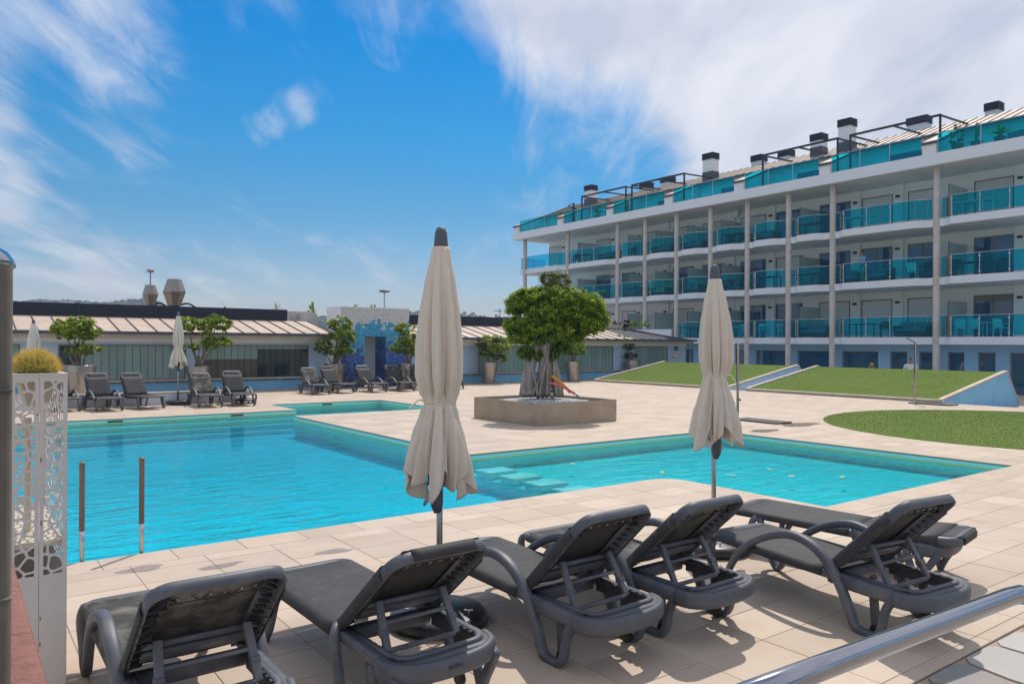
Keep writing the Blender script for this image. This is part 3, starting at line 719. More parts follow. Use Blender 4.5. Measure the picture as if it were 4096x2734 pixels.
m = MB(); m.box(UF - .04, UF + .16, VS, VE + .4, ZR0 - .004, ZR1); m.box(UF + .16, UF + 2, VE + .24, VE + .404, ZR0 - .004, ZR1); BB(m, 'fascia', 'fascia')
m = MB(); m.box(UW, UW + .25, VS, VE - .4, Z1, ZR0); BB(m, 'wall', 'balcony_wall')
m = MB(); m.box(UW + .26, UW + 9, VE - .65, VE - .4, PATIO, ZR0); BB(m, 'end_wall', 'white_wall')
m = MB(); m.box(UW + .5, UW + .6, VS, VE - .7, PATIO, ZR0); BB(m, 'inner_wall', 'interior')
for c in COLV:
    m = MB()
    for z0, z1 in ((PATIO, Z1 - .37), (Z1 - .37, Z2 - .37), (Z2 - .37, Z3 - .37), (Z3 - .37, ZR0)): m.lathe([(.17, z0), (.17, z1 - .012), (.166, z1 - .011), (.166, z1)], 20, (UN + .06, c, 0), cap=False)
    BB(m, 'column', 'concrete', smooth=True)
# ground floor
GU = 40.6
gw = [(2741, 2773, 'd'), (2883, 2908, 'w'), (2943, 2981, 'd'), (3022, 3144, 'w'), (3189, 3321, 'w'), (3367, 3513, 'w'), (3560, 3628, 'd'), (3676, 3738, 'w'), (3790, 3857, 'w'), (3912, 3982, 'w'), (4040, 4150, 'w')]
GWz = 1.62; gl = []
for a, b, k in gw: gl.append((on_u(b, 1430, GU)[0], on_u(a, 1430, GU)[0], k))
m = MB(); m.box(GU, GU + .3, VS, 36.6, GWz, Z1 - .37)
xs = sorted([(a, b) for a, b, k in gl]); cur = VS
for a, b in xs: m.box(GU, GU + .3, cur, a, PATIO, GWz); cur = b
m.box(GU, GU + .3, cur, 36.6, PATIO, GWz); BB(m, 'ground_floor_wall', 'gf_wall')
for a, b, k in gl:
    m = MB(); f = .07
    m.box(GU + .16, GU + .24, a, a + f, PATIO, GWz); m.box(GU + .16, GU + .24, b - f, b, PATIO, GWz); m.box(GU + .16, GU + .24, a + f, b - f, GWz - f, GWz)
    if k == 'd': m.box(GU + .16, GU + .24, a + f, b - f, .62, .68); m.box(GU + .16, GU + .24, (a + b) / 2 - .03, (a + b) / 2 + .03, PATIO, .62)
    w = BB(m, 'door' if k == 'd' else 'window', 'frame_grey')
    n_ = 1 if (b - a) < 1.6 else 2
    for i in range(n_):
        p = MB(); p.box(GU + .19, GU + .21, a + f + (b - a - 2 * f) * i / n_ + .004, a + f + (b - a - 2 * f) * (i + 1) / n_ - .004, PATIO, GWz - f); p.build('pane', 'win_glass', w, BO)
    if k == 'w' and b - a > 1.6:
        p = MB(); p.box(GU + .24, GU + .26, a + .3, b - .3, PATIO, GWz - .1); p.build('curtain', 'curtain', w, BO)
# balcony windows, shutters, lamps, partitions
def win(px0, px1, fl, kind, wide=None):
    z = (Z1, Z2, Z3)[fl - 1]; b = on_u(px0, 1200, UW)[0]; a = on_u(px1, 1200, UW)[0]; zt = z + 2.19; f = .06
    m = MB(); x0, x1 = UW - .02, UW + .06
    m.box(x0, x1, a, a + f, z, zt); m.box(x0, x1, b - f, b, z, zt); m.box(x0, x1, a + f, b - f, zt - f, zt)
    if kind != 's': m.box(x0 + .01, x1, (a + b) / 2 - .045, (a + b) / 2 + .045, z, zt - f)
    w = BB(m, 'window', 'frame_grey')
    if kind == 's':
        n_ = 24
        q = MB()
        for i in range(n_): zz = z + (zt - f - z) * i / n_; h = (zt - f - z) / n_; q.add([(UW + .01, a + f, zz), (UW - .004, a + f, zz + h * .5), (UW + .01, a + f, zz + h), (UW + .01, b - f, zz), (UW - .004, b - f, zz + h * .5), (UW + .01, b - f, zz + h)], [(0, 1, 4, 3), (1, 2, 5, 4)])
        o = q.build('shutter', 'shutter', w, BO); tag(o, kind='stuff')
    else:
        m2 = (a + b) / 2
        for p0, p1 in ((a + f, m2 - .045), (m2 + .045, b - f)):
            p = MB(); p.box(UW - .001, UW + .012, p0 + .002, p1 - .002, z + .05, zt - f - .002); p.build('pane', 'win_glass', w, BO)
        if kind == 'c': p = MB(); p.box(UW - .01, UW + .02, a + f, b - f, zt - .35, zt - f); p.build('shutter', 'shutter', w, BO)
WP = [(2196, 2246, 's', 'g', None), (2386, 2443, 's', 'g', 'g'), (2488, 2545, None, 'g', 's'), (2574, 2646, 's', None, None), (2692, 2776, 's', 'g', 's'), (2809, 2898, 's', 'g', 'g'),
      (2961, 3063, 's', 'g', 'g'), (3104, 3212, 'g', 's', 'g'), (3277, 3401, 'g', 'g', 's'), (3445, 3571, 's', 'g', 's'), (3630, 3755, 's', 'g', 's'), (3895, 4056, 's', 'g', 'c'), (4110, 4260, 's', 'g', 'g')]
for a, b, k3, k2, k1 in WP:
    for fl, k in ((3, k3), (2, k2), (1, k1)):
        if k: win(a, b, fl, k)
for px in (2253, 2452, 2556, 2661, 2921, 3082, 3420, 3590, 4080):           # shallow piers between windows
    vv = on_u(px, 1200, UW - .2)[0]
    for z0, z1 in ((Z1, Z2 - .37), (Z2, Z3 - .37), (Z3, ZR0)):
        m = MB(); m.box(UW - .2, UW + .001, vv - .28, vv + .28, z0, z1 - .004); BB(m, 'pier', 'balcony_wall')
        m = MB(); m.box(UW - .30, UW - .2, vv - .11, vv + .11, z0 + 1.92, z0 + 2.04); BB(m, 'balcony_lamp', 'black')
for px in (2290, 2490, 2600, 2727, 2862, 3176, 3772):                        # frosted screens between flats
    vv = on_u(px, 1200, UN + .3)[0]
    for z0 in (Z1, Z2, Z3):
        m = MB(); m.box(UN + .9, UW - .02, vv - .012, vv + .012, z0 + .05, z0 + 1.85); BB(m, 'screen', 'part_glass')
        m = MB(); m.box(UN + .86, UN + .9, vv - .02, vv + .02, z0, z0 + 1.86); BB(m, 'screen_post', 'frame_grey')
# balustrades
def balustrade(path, z, h=1.05, step=1.35, mt='bal_glass', low=.07, clamps=True, rail=True):
    for (a, b) in zip(path, path[1:]):
        a = Vector((*a, 0)); b = Vector((*b, 0)); l = (b - a).length; n_ = max(1, round(l / step)); d = (b - a) / l
        nrm = Vector((d.y, -d.x, 0))
        for i in range(n_):
            p = a + d * (l * i / n_ + .015); q = a + d * (l * (i + 1) / n_ - .015)
            m = MB(); m.bar(p + Vector((0, 0, z + low + (h - low) / 2)), q + Vector((0, 0, z + low + (h - low) / 2)), .012, h - low - .03); BB(m, 'glass_panel', mt)
            if i or l > 1.0:
                c = a + d * (l * i / n_); m = MB(); m.tube([c + Vector((0, 0, z)), c + Vector((0, 0, z + h))], .018, 6)
                po = BB(m, 'post', 'alu')
                if clamps:
                    m = MB()
                    for zz in (.16, h - .16): m.obox(c + Vector((0, 0, z + zz)), d * .045, nrm * .028, Vector((0, 0, .035)))
                    tag(m.build('clamp', 'steel', po, BO), kind='stuff')
        if rail:
            m = MB(); m.bar(a + Vector((0, 0, z + h)), b + Vector((0, 0, z + h)), .045, .025); BB(m, 'top_rail', 'alu')
for z, vmax in ((Z1, 35.0), (Z2, 52.3), (Z3, 52.3)):
    prev = None
    for c, d in zip(COLV, COLV[1:] + [VS]):
        if c > vmax + .3: continue
        e = .06
        balustrade([(UN + e, c - .22), (UN + e, c - .44), (UF + e, c - .87), (UF + e, d + .87), (UN + e, d + .44), (UN + e, d + .22)], z)
    if vmax > 50: balustrade([(UN + .05, VE - .2), (UW - .3, VE - .2)], z)
m = MB(); m.box(UN - .1, UN + .05, 35.5, 41, Z1, Z1 + .62); BB(m, 'parapet', 'white_wall')
# roof storey
ZTH = 12.47
PIERS = [(2056, 2076), (2230, 2252), (2425, 2450), (2657, 2689), (2936, 2974), (3276, 3320), (3688, 3743)]
pv = [(on_u(b, 800, UF)[0], on_u(a, 800, UF)[0]) for a, b in PIERS] + [(10.9, 12.0), (VS, VS + .3)]
RID_U, RID_Z = 45.0, 14.35
def rz_(u): return 12.12 + (RID_Z - 12.12) * (u - UF) / (RID_U - UF)
UT = 42.3
m = MB(); m.box(UT, UT + .2, VS, VE, ZR1 - .15, rz_(UT) - .05); tw = BB(m, 'terrace_wall', 'white_wall')
m = MB(); m.box(UF + .17, UT, VS, VE + .2, ZR1 - .148, ZR1 - .10); BB(m, 'terrace_floor', 'sand_stone')
m = MB(); m.box(UT + .2, 50, VS, VE, 11.4, 11.6); rfo = BB(m, 'roof', 'zinc_dark')
n_ = round((VE - VS) / .55); s_ = (VE - VS) / n_
for i in range(n_):
    a = VS + i * s_; b = a + s_; m = MB(); m.cur = random.random()
    m.add([(UT - .35, a, rz_(UT - .35)), (RID_U, a, RID_Z), (RID_U, b, RID_Z), (UT - .35, b, rz_(UT - .35))], [(0, 3, 2, 1)]); m.build('roof_panel', 'zinc', rfo, BO)
    m = MB(); m.bar((UT - .35, a, rz_(UT - .35) + .02), (RID_U, a, RID_Z + .02), .03, .05); m.build('seam', 'seam', rfo, BO)
m = MB(); m.add([(RID_U, VS, RID_Z), (50, VS, 12), (50, VE, 12), (RID_U, VE, RID_Z)], [(0, 3, 2, 1)]); m.add([(UT, VE, 11.5), (50, VE, 11.5), (50, VE, 12), (RID_U, VE, RID_Z), (UT - .35, VE, rz_(UT - .35))], [(0, 1, 2, 3, 4)]); m.build('rear_slope', 'zinc_dark', rfo, BO)
m = MB(); m.bar((UT - .38, VS, rz_(UT - .35) - .05), (UT - .38, VE, rz_(UT - .35) - .05), .10, .14); m.build('eave_trim', 'gutter', rfo, BO)
for a, b in pv:
    m = MB(); poly = [(UF, ZR1 - .01), (UF, rz_(UF) - .02), (UT, rz_(UT) - .02), (UT, ZR1 - .01)]
    m.add([(x, a, z) for x, z in poly] + [(x, b, z) for x, z in poly], [(0, 1, 2, 3), (7, 6, 5, 4), (0, 4, 5, 1), (1, 5, 6, 2), (2, 6, 7, 3)]); o = BB(m, 'roof_pier', 'white_wall')
    m = MB(); m.add([(UF - .03, a - .05, rz_(UF) + .01), (UT, a - .05, rz_(UT) + .01), (UT, b + .05, rz_(UT) + .01), (UF - .03, b + .05, rz_(UF) + .01)], [(0, 3, 2, 1)]); m.build('pier_cap', 'zinc', o, BO)
    m = MB(); m.box(UF - .05, UF - .03, a - .05, b + .05, rz_(UF) - .14, rz_(UF) + .005); m.bar((UF, a - .04, rz_(UF) - .05), (UT, a - .04, rz_(UT) - .05), .03, .13); m.bar((UF, b + .04, rz_(UF) - .05), (UT, b + .04, rz_(UT) - .05), .03, .13); m.build('pier_trim', 'gutter', o, BO)
for (a, b), (c, d) in zip(pv[:-1], pv[1:]):
    balustrade([(UF + .06, a - .06), (UF + .06, d + .06)], ZR1, ZTH - ZR1, 1.9, 'roof_glass', .02, False)
    mid = (a + d) / 2; L_ = (a - d) * .22
    m = MB(); m.box(UT - .03, UT + .01, mid - L_ - .4, mid + L_ - .4, ZR1 - .1, ZR1 + 1.05); w = BB(m, 'terrace_door', 'frame_grey')
    m = MB(); m.box(UT - .04, UT - .03, mid - L_ - .34, mid + L_ - .46, ZR1 - .1, ZR1 + .98); m.build('pane', 'win_glass', w, BO)
# pergolas
for a, b in ((2328, 2504), (2528, 2737), (3051, 3350), (3401, 3760)):
    va = on_u(a, 700, 40.1)[0]; vb = on_u(b, 700, 40.1)[0]; zp = 13.55; m = MB(); w = .09
    for vv in (va, vb): m.bar((40.1, vv, ZR1), (40.1, vv, zp), w)
    m.bar((40.1, va + .04, zp), (40.1, vb - .04, zp), w, .11)
    nb = 3
    for i in range(nb): vv = va + (vb - va) * i / (nb - 1); m.bar((40.1, vv, zp - .01), (43.5, vv, zp + .08), .07, .09)
    BB(m, 'pergola', 'dark_metal')
# chimneys
for x0, x1, y0, y1, uu in ((2344, 2383, 746, 830, 43.4), (2564, 2608, 735, 775, 46.2), (2647, 2697, 713, 760, 46.0), (2815, 2871, 620, 740, 43.3), (3008, 3065, 627, 690, 46.2), (3116, 3175, 607, 670, 46), (3245, 3307, 543, 640, 43.6), (3355, 3424, 485, 640, 43.0), (3623, 3732, 480, 570, 46.2), (3939, 4014, 419, 500, 46.2)):
    vb, Y, zt = on_u(x0, y0, uu); va = on_u(x1, y0, uu)[0]; c = (va + vb) / 2; wv = (vb - va) / 2 * .70; wu = .34
    m = MB(); m.box(uu - wu, uu + wu, c - wv, c + wv, 11.6, zt - .48); ch = m.build('chimney', 'white_wall', rfo, BO)
# dark louvred cowl and lead skirt are pieces of the roof too (never a fourth level)
    m = MB()
    for k in range(5): m.bbox(uu - wu - .05, uu + wu + .05, c - wv - .05, c + wv + .05, zt - .48 + k * .095, zt - .48 + k * .095 + .07, .02)
    m.box(uu - wu + .04, uu + wu - .04, c - wv + .04, c + wv - .04, zt - .48, zt - .02); m.build('chimney_cowl', 'dark_metal', rfo, BO)
    if uu < 45: m = MB(); m.box(uu - wu - .02, uu + wu + .02, c - wv - .02, c + wv + .02, 12.8, rz_(uu) + .45); m.build('chimney_skirt', 'gutter', rfo, BO)
# wall signs beside the entrance
us = on_v(2701, 1440, FV)[0]
t = thing('safety_sign', us, FV - .02, 0, 0, 'white notice with six round prohibition symbols beside the entrance', 'sign')
m = MB(); m.box(-.27, .27, -.012, 0, 1.05, 1.50); m.build('board', 'sign_white', t)
for i in range(3):
    for j in range(2):
        cx, cz = -.17 + i * .17, 1.38 - j * .21
        m = MB(); ring = [(cx + r_ * math.cos(a), -.014, cz + r_ * math.sin(a)) for r_ in (.052, .075) for a in np.linspace(0, 2 * math.pi, 17)[:-1]]
        if (i, j) == (0, 1): m.add([(cx + .07 * math.cos(a), -.014, cz + .07 * math.sin(a)) for a in np.linspace(0, 2 * math.pi, 17)[:-1]], [tuple(range(15, -1, -1))]); m.build('symbol', 'sign_blue', t); continue
        m.add(ring, [(k, (k + 1) % 16, (k + 1) % 16 + 16, k + 16) for k in range(16)]); m.bar((cx - .045, -.0145, cz + .045), (cx + .045, -.0145, cz - .045), .002, .016, (0, 1, 0)); m.build('symbol', 'sign_red', t)
us = on_v(2704, 1404, FV)[0]
t = thing('entrance_plate', us, FV - .02, 0, 0, 'small black plate with pale lettering above the safety notice', 'sign')
m = MB(); m.box(-.15, .15, -.012, 0, 1.57, 1.84); m.build('board', 'sign_black', t)
def text(name, body, size, mt, parent, loc, rot, ext=.002):
    c = bpy.data.curves.new(name, 'FONT'); c.body = body; c.size = size; c.extrude = ext; c.align_x = 'CENTER'; c.align_y = 'CENTER'
    o = bpy.data.objects.new(name, c); COL.objects.link(o); bpy.context.view_layer.update()
    me = bpy.data.meshes.new_from_object(o.evaluated_get(bpy.context.evaluated_depsgraph_get())); bpy.data.objects.remove(o); bpy.data.curves.remove(c)
    me.materials.clear(); me.materials.append(M[mt]); q = obj(name, me, parent, loc); q.rotation_euler = rot; return q
for k, (x0, x1, z) in enumerate(((-.06, .02, 1.775), (-.05, .10, 1.73), (-.03, .09, 1.70), (-.11, .12, 1.60))):
    m = MB(); m.box(x0, x1, -.0145, -.0125, z - .012, z + .012); m.build('faded_line', 'sign_green' if k < 3 else 'sign_white', t)

# ================================================================ SUN LOUNGERS
def lounger(name, style, ang, dusty=False, lacing=True, brand=False):
    """x: foot end 0 -> head end 1.88, y across, z up"""
    t = bpy.data.objects.new(name, None); COL.objects.link(t); t.empty_display_size = .2
    PL = 'plastic'; SLG = 'sling_dusty' if dusty else 'sling'
    hx, hz = 1.17, .345; ca, sa = math.cos(ang), math.sin(ang)
    def bp(s, y, n=0): return Vector((hx + ca * s - sa * n, y, hz + sa * s + ca * n))       # point on the backrest
    # frame: one loop round the bed with rounded ends
    hw = .295; P = []
    def corner(cx, cy, a0, a1, r, z):
        return [(cx + r * math.cos(a), cy + r * math.sin(a), z) for a in np.linspace(a0, a1, 5)]
    zf, zh = .355, .315; r1 = .07
    P += corner(1.83 - .10, hw + .005 - .10, math.pi / 2, 0, .10, zh); P += corner(1.83 - .10, -hw - .005 + .10, 0, -math.pi / 2, .10, zh)
    P += [(1.5, -hw, zh + .004), (1.2, -hw, zh + .01), (.7, -hw, zf - .02), (.3, -hw, zf - .008)]
    P += corner(.05 + r1, -hw + r1, -math.pi / 2, -math.pi, r1, zf); P += corner(.05 + r1, hw - r1, math.pi, math.pi / 2, r1, zf)
    P += [(.3, hw, zf - .008), (.7, hw, zf - .02), (1.2, hw, zh + .01), (1.5, hw, zh + .004)]
    m = MB(); secs = []
    for p in P: secs.append((.058, .062) if p[0] > .2 else (.07, .05))
    m.sweep(P, secs, None, closed=True, n=12, power=3.2)
    m.sweep([(1.2, -hw + .02, .30), (1.2, hw - .02, .30)], (.07, .085), n=10, power=4)         # cross member under the hinge
    m.sweep([(.62, -hw + .02, .315), (.62, hw - .02, .315)], (.05, .05), n=8, power=4)
    # raised lip round the head end
    P2 = [(1.25, -hw + .035, .345)] + [(x, y, .350) for x, y, z in corner(1.80 - .09, -hw + .03 + .09, -math.pi / 2, 0, .09, 0) + corner(1.80 - .09, hw - .03 - .09, 0, math.pi / 2, .09, 0)] + [(1.25, hw - .035, .345)]
    m.sweep(P2, (.035, .03), None, n=8, power=3)
    # broad apron at the head end, sagging out over the end bar
    ap = [(1.70, -hw - .028, .30), (1.80, -hw - .005, .298), (1.862, -.20, .292), (1.878, -.07, .288), (1.878, .07, .288), (1.862, .20, .292), (1.80, hw + .005, .298), (1.70, hw + .028, .30)]
    m.sweep(smooth_path(ap, 3), (.055, .105), None, n=12, power=3.0)
    fr = m.build('frame', PL, t, smooth=True)
    if style == 'arm':
        for sy in (-1, 1):
            y = sy * .325
            pts = [(.10, sy * .285, .36), (.055, sy * .315, .345), (.055, sy * .330, .27), (.105, y, .15), (.165, y, .055), (.205, y, .018), (.25, y, .05), (.31, y, .17), (.42, y + sy * .006, .31), (.60, y + sy * .012, .44), (.82, y + sy * .014, .525), (.98, y + sy * .014, .535), (1.13, y + sy * .012, .485), (1.25, y + sy * .008, .375), (1.335, y, .23), (1.395, y, .10), (1.43, y, .035), (1.50, y, .022), (1.575, y, .026), (1.615, y, .075), (1.635, y, .17), (1.665, y - sy * .005, .25), (1.72, y - sy * .01, .295), (1.80, sy * .30, .300)]
            th = [.04, .045, .05, .052, .048, .032, .044, .05, .054, .058, .062, .062, .062, .064, .066, .066, .056, .044, .044, .052, .05, .056, .07, .08]
            wd = [.046, .05, .06, .06, .06, .055, .055, .055, .058, .062, .065, .066, .066, .064, .062, .062, .062, .06, .06, .06, .06, .06, .058, .05]
            k = 3; pp = smooth_path(pts, k)
            se = [(wd[min(int(i / k), len(wd) - 1)] * (1 - (i % k) / k) + wd[min(int(i / k) + 1, len(wd) - 1)] * ((i % k) / k), th[min(int(i / k), len(th) - 1)] * (1 - (i % k) / k) + th[min(int(i / k) + 1, len(th) - 1)] * ((i % k) / k)) for i in range(len(pp))]
            m = MB(); m.sweep(pp, se, (0, 1, 0), n=12, power=3.0); m.build('arm_leg', PL, t, smooth=True)
            m = MB(); m.sweep([(1.30, sy * .31, .305), (1.75, sy * .31, .30)], (.05, .085), n=8, power=4); m.build('side_rail', PL, t, smooth=True)
    else:
        for sy in (-1, 1):
            for pts in ([(.34, sy * .30, .335), (.30, sy * .345, .30), (.27, sy * .352, .17), (.235, sy * .355, 0)], [(.34, sy * .30, .335), (.38, sy * .345, .26), (.315, sy * .35, .10), (.25, sy * .355, .01)],
                        [(1.20, sy * .30, .36), (1.245, sy * .345, .345), (1.30, sy * .352, .19), (1.375, sy * .355, 0)],
                        [(1.84, sy * .30, .28), (1.79, sy * .315, .20), (1.73, sy * .32, .10), (1.69, sy * .32, 0)], [(1.60, sy * .30, .28), (1.63, sy * .315, .18), (1.67, sy * .32, .08), (1.69, sy * .32, 0.01)]):
                m = MB(); pp = smooth_path(pts, 3); n_ = len(pp); m.sweep(pp, [(.05, .062 - .018 * i / n_) for i in range(n_)], (0, 1, 0), n=10, power=3.5); m.build('leg', PL, t, smooth=True)
    # seat sling wrapping the rails
    prof = [(-.332, .325), (-.333, .348), (-.322, .372), (-.295, .384), (-.2, .380), (0, .374), (.2, .380), (.295, .384), (.322, .372), (.333, .348), (.332, .325)]
    rows = [[(x, y, z - (.02 if x > .1 else .008) * (x - .1) / 1.1 + .0) for y, z in prof] for x in (.145, .3, .5, .7, .9, 1.05, 1.155)]
    m = MB(); m.grid(rows); m.grid([[(.085, y * .93, z - .004) for y, z in prof], [(.145, y, z) for y, z in prof]]); m.build('seat_sling', SLG, t, smooth=True, solid=.006)
    # backrest
    bw = .285; BL = .80
    Pb = [bp(0, -bw), bp(.3, -bw), bp(.6, -bw)] + [bp(BL - .09 + .09 * math.sin(a), -bw + .09 - .09 * math.cos(a)) for a in np.linspace(0, math.pi / 2, 6)] + [bp(BL - .09 + .09 * math.cos(a), bw - .09 + .09 * math.sin(a)) for a in np.linspace(0, math.pi / 2, 6)] + [bp(.6, bw), bp(.3, bw), bp(0, bw)]
    nb = Vector((-sa, 0, ca))
    m = MB()
    rows = []
    for i, p in enumerate(Pb):                     # L-section frame: rim plus a flange towards the middle
        tg = (Pb[min(i + 1, len(Pb) - 1)] - Pb[max(i - 1, 0)]).normalized(); inn = nb.cross(tg).normalized()
        cen = bp(BL / 2, 0) - p
        if inn.dot(cen) < 0: inn = -inn
        rows.append([p + inn * .075 + nb * .012, p + inn * .07 + nb * .020, p + inn * .012 + nb * .026, p - inn * .016 + nb * .012, p - inn * .020 - nb * .012, p - inn * .014 - nb * .046, p - inn * .005 - nb * .048, p + inn * .002 - nb * .03, p + inn * .006 + nb * .004, p + inn * .07 + nb * .004, p + inn * .075 + nb * .012])
    m.grid(rows); bf = m.build('backrest_frame', PL, t, smooth=True)
    m = MB()                                       # ribs inside the corners and along the sides
    for sy in (-1, 1):
        for a in ((BL - .02, .27, BL - .12, .17), (BL - .12, .275, BL - .02, .17), (BL - .02, .20, BL - .09, .20), (BL - .17, .28, BL - .17, .20), (BL - .17, .28, BL - .10, .21)): m.bar(bp(a[0], sy * a[1], -.012), bp(a[2], sy * a[3], -.012), .004, .028, nb)
        for s_ in np.arange(.06, .60, .055): m.bar(bp(s_, sy * .283, -.012), bp(s_ + .02, sy * .222, -.012), .004, .024, nb)
    tag(m.build('rib', 'plastic_dark', bf), kind='stuff')
    prof = [(-.312, -.05), (-.314, -.02), (-.306, .018), (-.285, .032), (-.2, .028), (0, .022), (.2, .028), (.285, .032), (.306, .018), (.314, -.02), (.312, -.05)]
    ends = .66
    m = MB(); m.grid([[bp(s_, y, n_) for y, n_ in prof] for s_ in np.linspace(.0, ends, 7)]); m.build('backrest_sling', SLG, t, smooth=True, solid=.005)
    m = MB(); m.grid([[bp(s_, y, .024 - .004 * math.cos(y * 5)) for y in np.linspace(-.235, .235, 9)] for s_ in ((ends - .01, .70, .74, .775) if style == 'arm' else (ends - .01, .72, .765, BL + .012))]); m.grid([[bp(BL + .012, y, .024), bp(BL + .028, y, .0), bp(BL + .02, y, -.045)] for y in np.linspace(-.19, .19, 9)]) if style != 'arm' else None
    m.build('headrest_sling', SLG, t, smooth=True, solid=.005)
    if lacing:
        m = MB()
        m.grid([[bp(.735, y, -.006), bp(.685, y, -.010)] for y in np.linspace(-.21, .21, 8)]); m.build('hem_flap', SLG, t, solid=.004)
        m = MB(); ey = MB()
        ys = np.linspace(-.17, .17, 6)
        for i, y in enumerate(ys):
            e = bp(.697, y, -.016); m.tube([e, bp(.665, y + (.03 if i % 2 else -.03), -.020)], .0035, 5)
            if i < 5: m.tube([bp(.665, y + (.03 if i % 2 else -.03), -.02), bp(.668, ys[i + 1] - (.03 if i % 2 else -.03), -.02)], .003, 5)
            k = 10; rr = [(e + Vector((0, 1, 0)) * (.0085 * math.cos(a)) + Vector((ca, 0, sa)) * (.0085 * math.sin(a))) for a in np.linspace(0, 2 * math.pi, k + 1)[:-1]]
            ey.sweep(rr, (.005, .005), closed=True, n=5, power=2)
        for sy in (-1, 1):
            for s_ in np.arange(.14, .62, .085): m.tube([bp(s_, sy * .300, -.052), bp(s_ + .012, sy * .262, -.045), bp(s_ + .02, sy * .225, -.02)], .0035, 5)
        tag(m.build('lacing', 'cord', t), kind='stuff'); tag(ey.build('eyelet', 'steel', t), kind='stuff')
    # lower cross panel and the prop that holds the backrest up
    m = MB(); m.sweep([bp(.20, -.25, -.03), bp(.20, .25, -.03)], (.09, .03), (ca, 0, sa), n=8, power=4); m.sweep([bp(.31, -.26, -.03), bp(.31, .26, -.03)], (.03, .03), n=8, power=4); m.build('cross_panel', PL, t, smooth=True)
    if ang > .3:
        m = MB(); foot = Vector((1.60, 0, .325)); top = bp(.36, 0, -.035)
        for sy in (-1, 1): m.bar(top + Vector((0, sy * .20, 0)), foot + Vector((0, sy * .215, 0)), .028, .04, (0, 1, 0))
        for q, r_ in ((.45, .012), (.99, .015)): c = top.lerp(foot, q); m.tube([c + Vector((0, -.205, 0)), c + Vector((0, .205, 0))], r_, 8)
        m.build('prop', PL, t, smooth=False, bevel=.004)
        m = MB()
        for sy in (-1, 1): c = top.lerp(foot, .62); m.lathe([(.001, -.02), (.02, -.018), (.02, .018), (.001, .02)], 12); 
        m.v = []; m.f = []; m.r = []
        for sy in (-1, 1): c = top.lerp(foot, .64) + Vector((0, sy * .212, 0)); m.tube([c - Vector((0, .022, 0)), c + Vector((0, .022, 0))], .022, 10)
        tag(m.build('prop_knob', PL, t), kind='stuff')
    m = MB()
    for sy in (-1, 1):
        m.box(1.28, 1.74, sy * .262 - .008, sy * .262 + .008, .27, .335)
        for x in np.arange(1.46, 1.74, .055): m.box(x, x + .028, sy * .262 - sy * .006 - .022, sy * .262 - sy * .006 + .01, .338, .358)
    tag(m.build('rack', 'plastic_dark', t), kind='stuff')
    for sy in (-1, 1):
        m = MB(); m.v = []
        c = Vector((1.545, sy * .275, .04)); k = 14
        m.sweep([c - Vector((0, .016, 0)), c + Vector((0, .016, 0))], (.078, .078), n=16, power=2); m.build('wheel', 'black', t)
        m = MB(); m.bar(c + Vector((0, 0, .0)), c + Vector((-.02, 0, .24)), .05, .03, (0, 1, 0)); m.build('wheel_bracket', 'plastic_dark', t)
    if brand: text('embossed_mark', '(balliu)', .034, 'plastic_dark', t, (1.913, 0, .300), (R(78), 0, R(90)), .001)
    return t
def put_lounger(src, u, v, rz, label, group, first=False):
    o = src if first else copy_tree(src); place(o, u, v, 0, rz); return tag(o, label, 'sun lounger', group)
# front row: foot end towards the pool (+v), so local +x points along -v
HD = -R(90)
GF_ = 'sun loungers in the front row'; GB_ = 'sun loungers in the back rows beyond the pool'
P_arm = lounger('sun_lounger', 'arm', R(45)); P_dusty = lounger('sun_lounger', 'arm', R(43), dusty=True); P_leg = lounger('sun_lounger', 'leg', R(40), brand=True); P_flat = lounger('sun_lounger', 'leg', R(4), lacing=False)
put_lounger(P_dusty, .965, 5.20, HD, 'dusty black sun lounger nearest the white cactus stand, backrest raised', GF_, True)
put_lounger(P_leg, 1.99, 5.16, HD + R(2), 'black sun lounger with plain legs and no arms at the near parasol', GF_, True)
put_lounger(P_arm, 3.225, 5.06, HD + R(1), 'black armed sun lounger in front, right of the near parasol pole', GF_, True)
put_lounger(P_dusty, 4.095, 5.02, HD, 'streaky black armed sun lounger, second left of the flat one', GF_)
put_lounger(P_arm, 5.39, 4.13, HD - R(6.5), 'rightmost raised black armed sun lounger, arch facing the handrail', GF_)
put_lounger(P_flat, 6.27, 4.70, HD + R(9.5), 'black sun lounger lying flat at the near pool corner', GF_, True)
# back rows face the camera: foot end nearest
HU = R(90)
P_up = lounger('sun_lounger', 'arm', R(56), lacing=False); P_upl = lounger('sun_lounger', 'leg', R(55), lacing=False); P_updust = lounger('sun_lounger', 'arm', R(50), dusty=True, lacing=False)
bl = [(P_up, 2.62, 23.95, 6, 'black sun lounger half hidden behind the perforated cactus stand'), (P_up, 3.60, 23.48, 6, 'upright black sun lounger second from left beyond the pool, in front of a steel pot'),
      (P_upl, 4.74, 23.55, 14, 'armless black sun lounger left of the far parasol base'), (P_updust, 6.22, 23.28, -2, 'streaked black armed sun lounger right of the far parasol base'),
      (P_up, 7.20, 23.30, -1, 'tall-backed black armed sun lounger at the pool corner'), (P_updust, 11.14, 26.9, -2, 'faded armed sun lounger at the left end of the mosaic block row'),
      (P_upl, 12.30, 27.1, 10, 'armless black sun lounger, second in the mosaic block row'), (P_up, 13.55, 26.95, 3, 'armed black sun lounger standing before the mosaic doorway'),
      (P_up, 14.78, 26.95, 0, 'armed black sun lounger right of the mosaic doorway'), (P_up, 15.95, 27.0, -4, 'armed black sun lounger partly hidden behind the near parasol canopy'), (P_upl, 17.25, 27.2, -8, 'sun lounger almost wholly hidden behind the near parasol, far right of its row')]
seen = set()
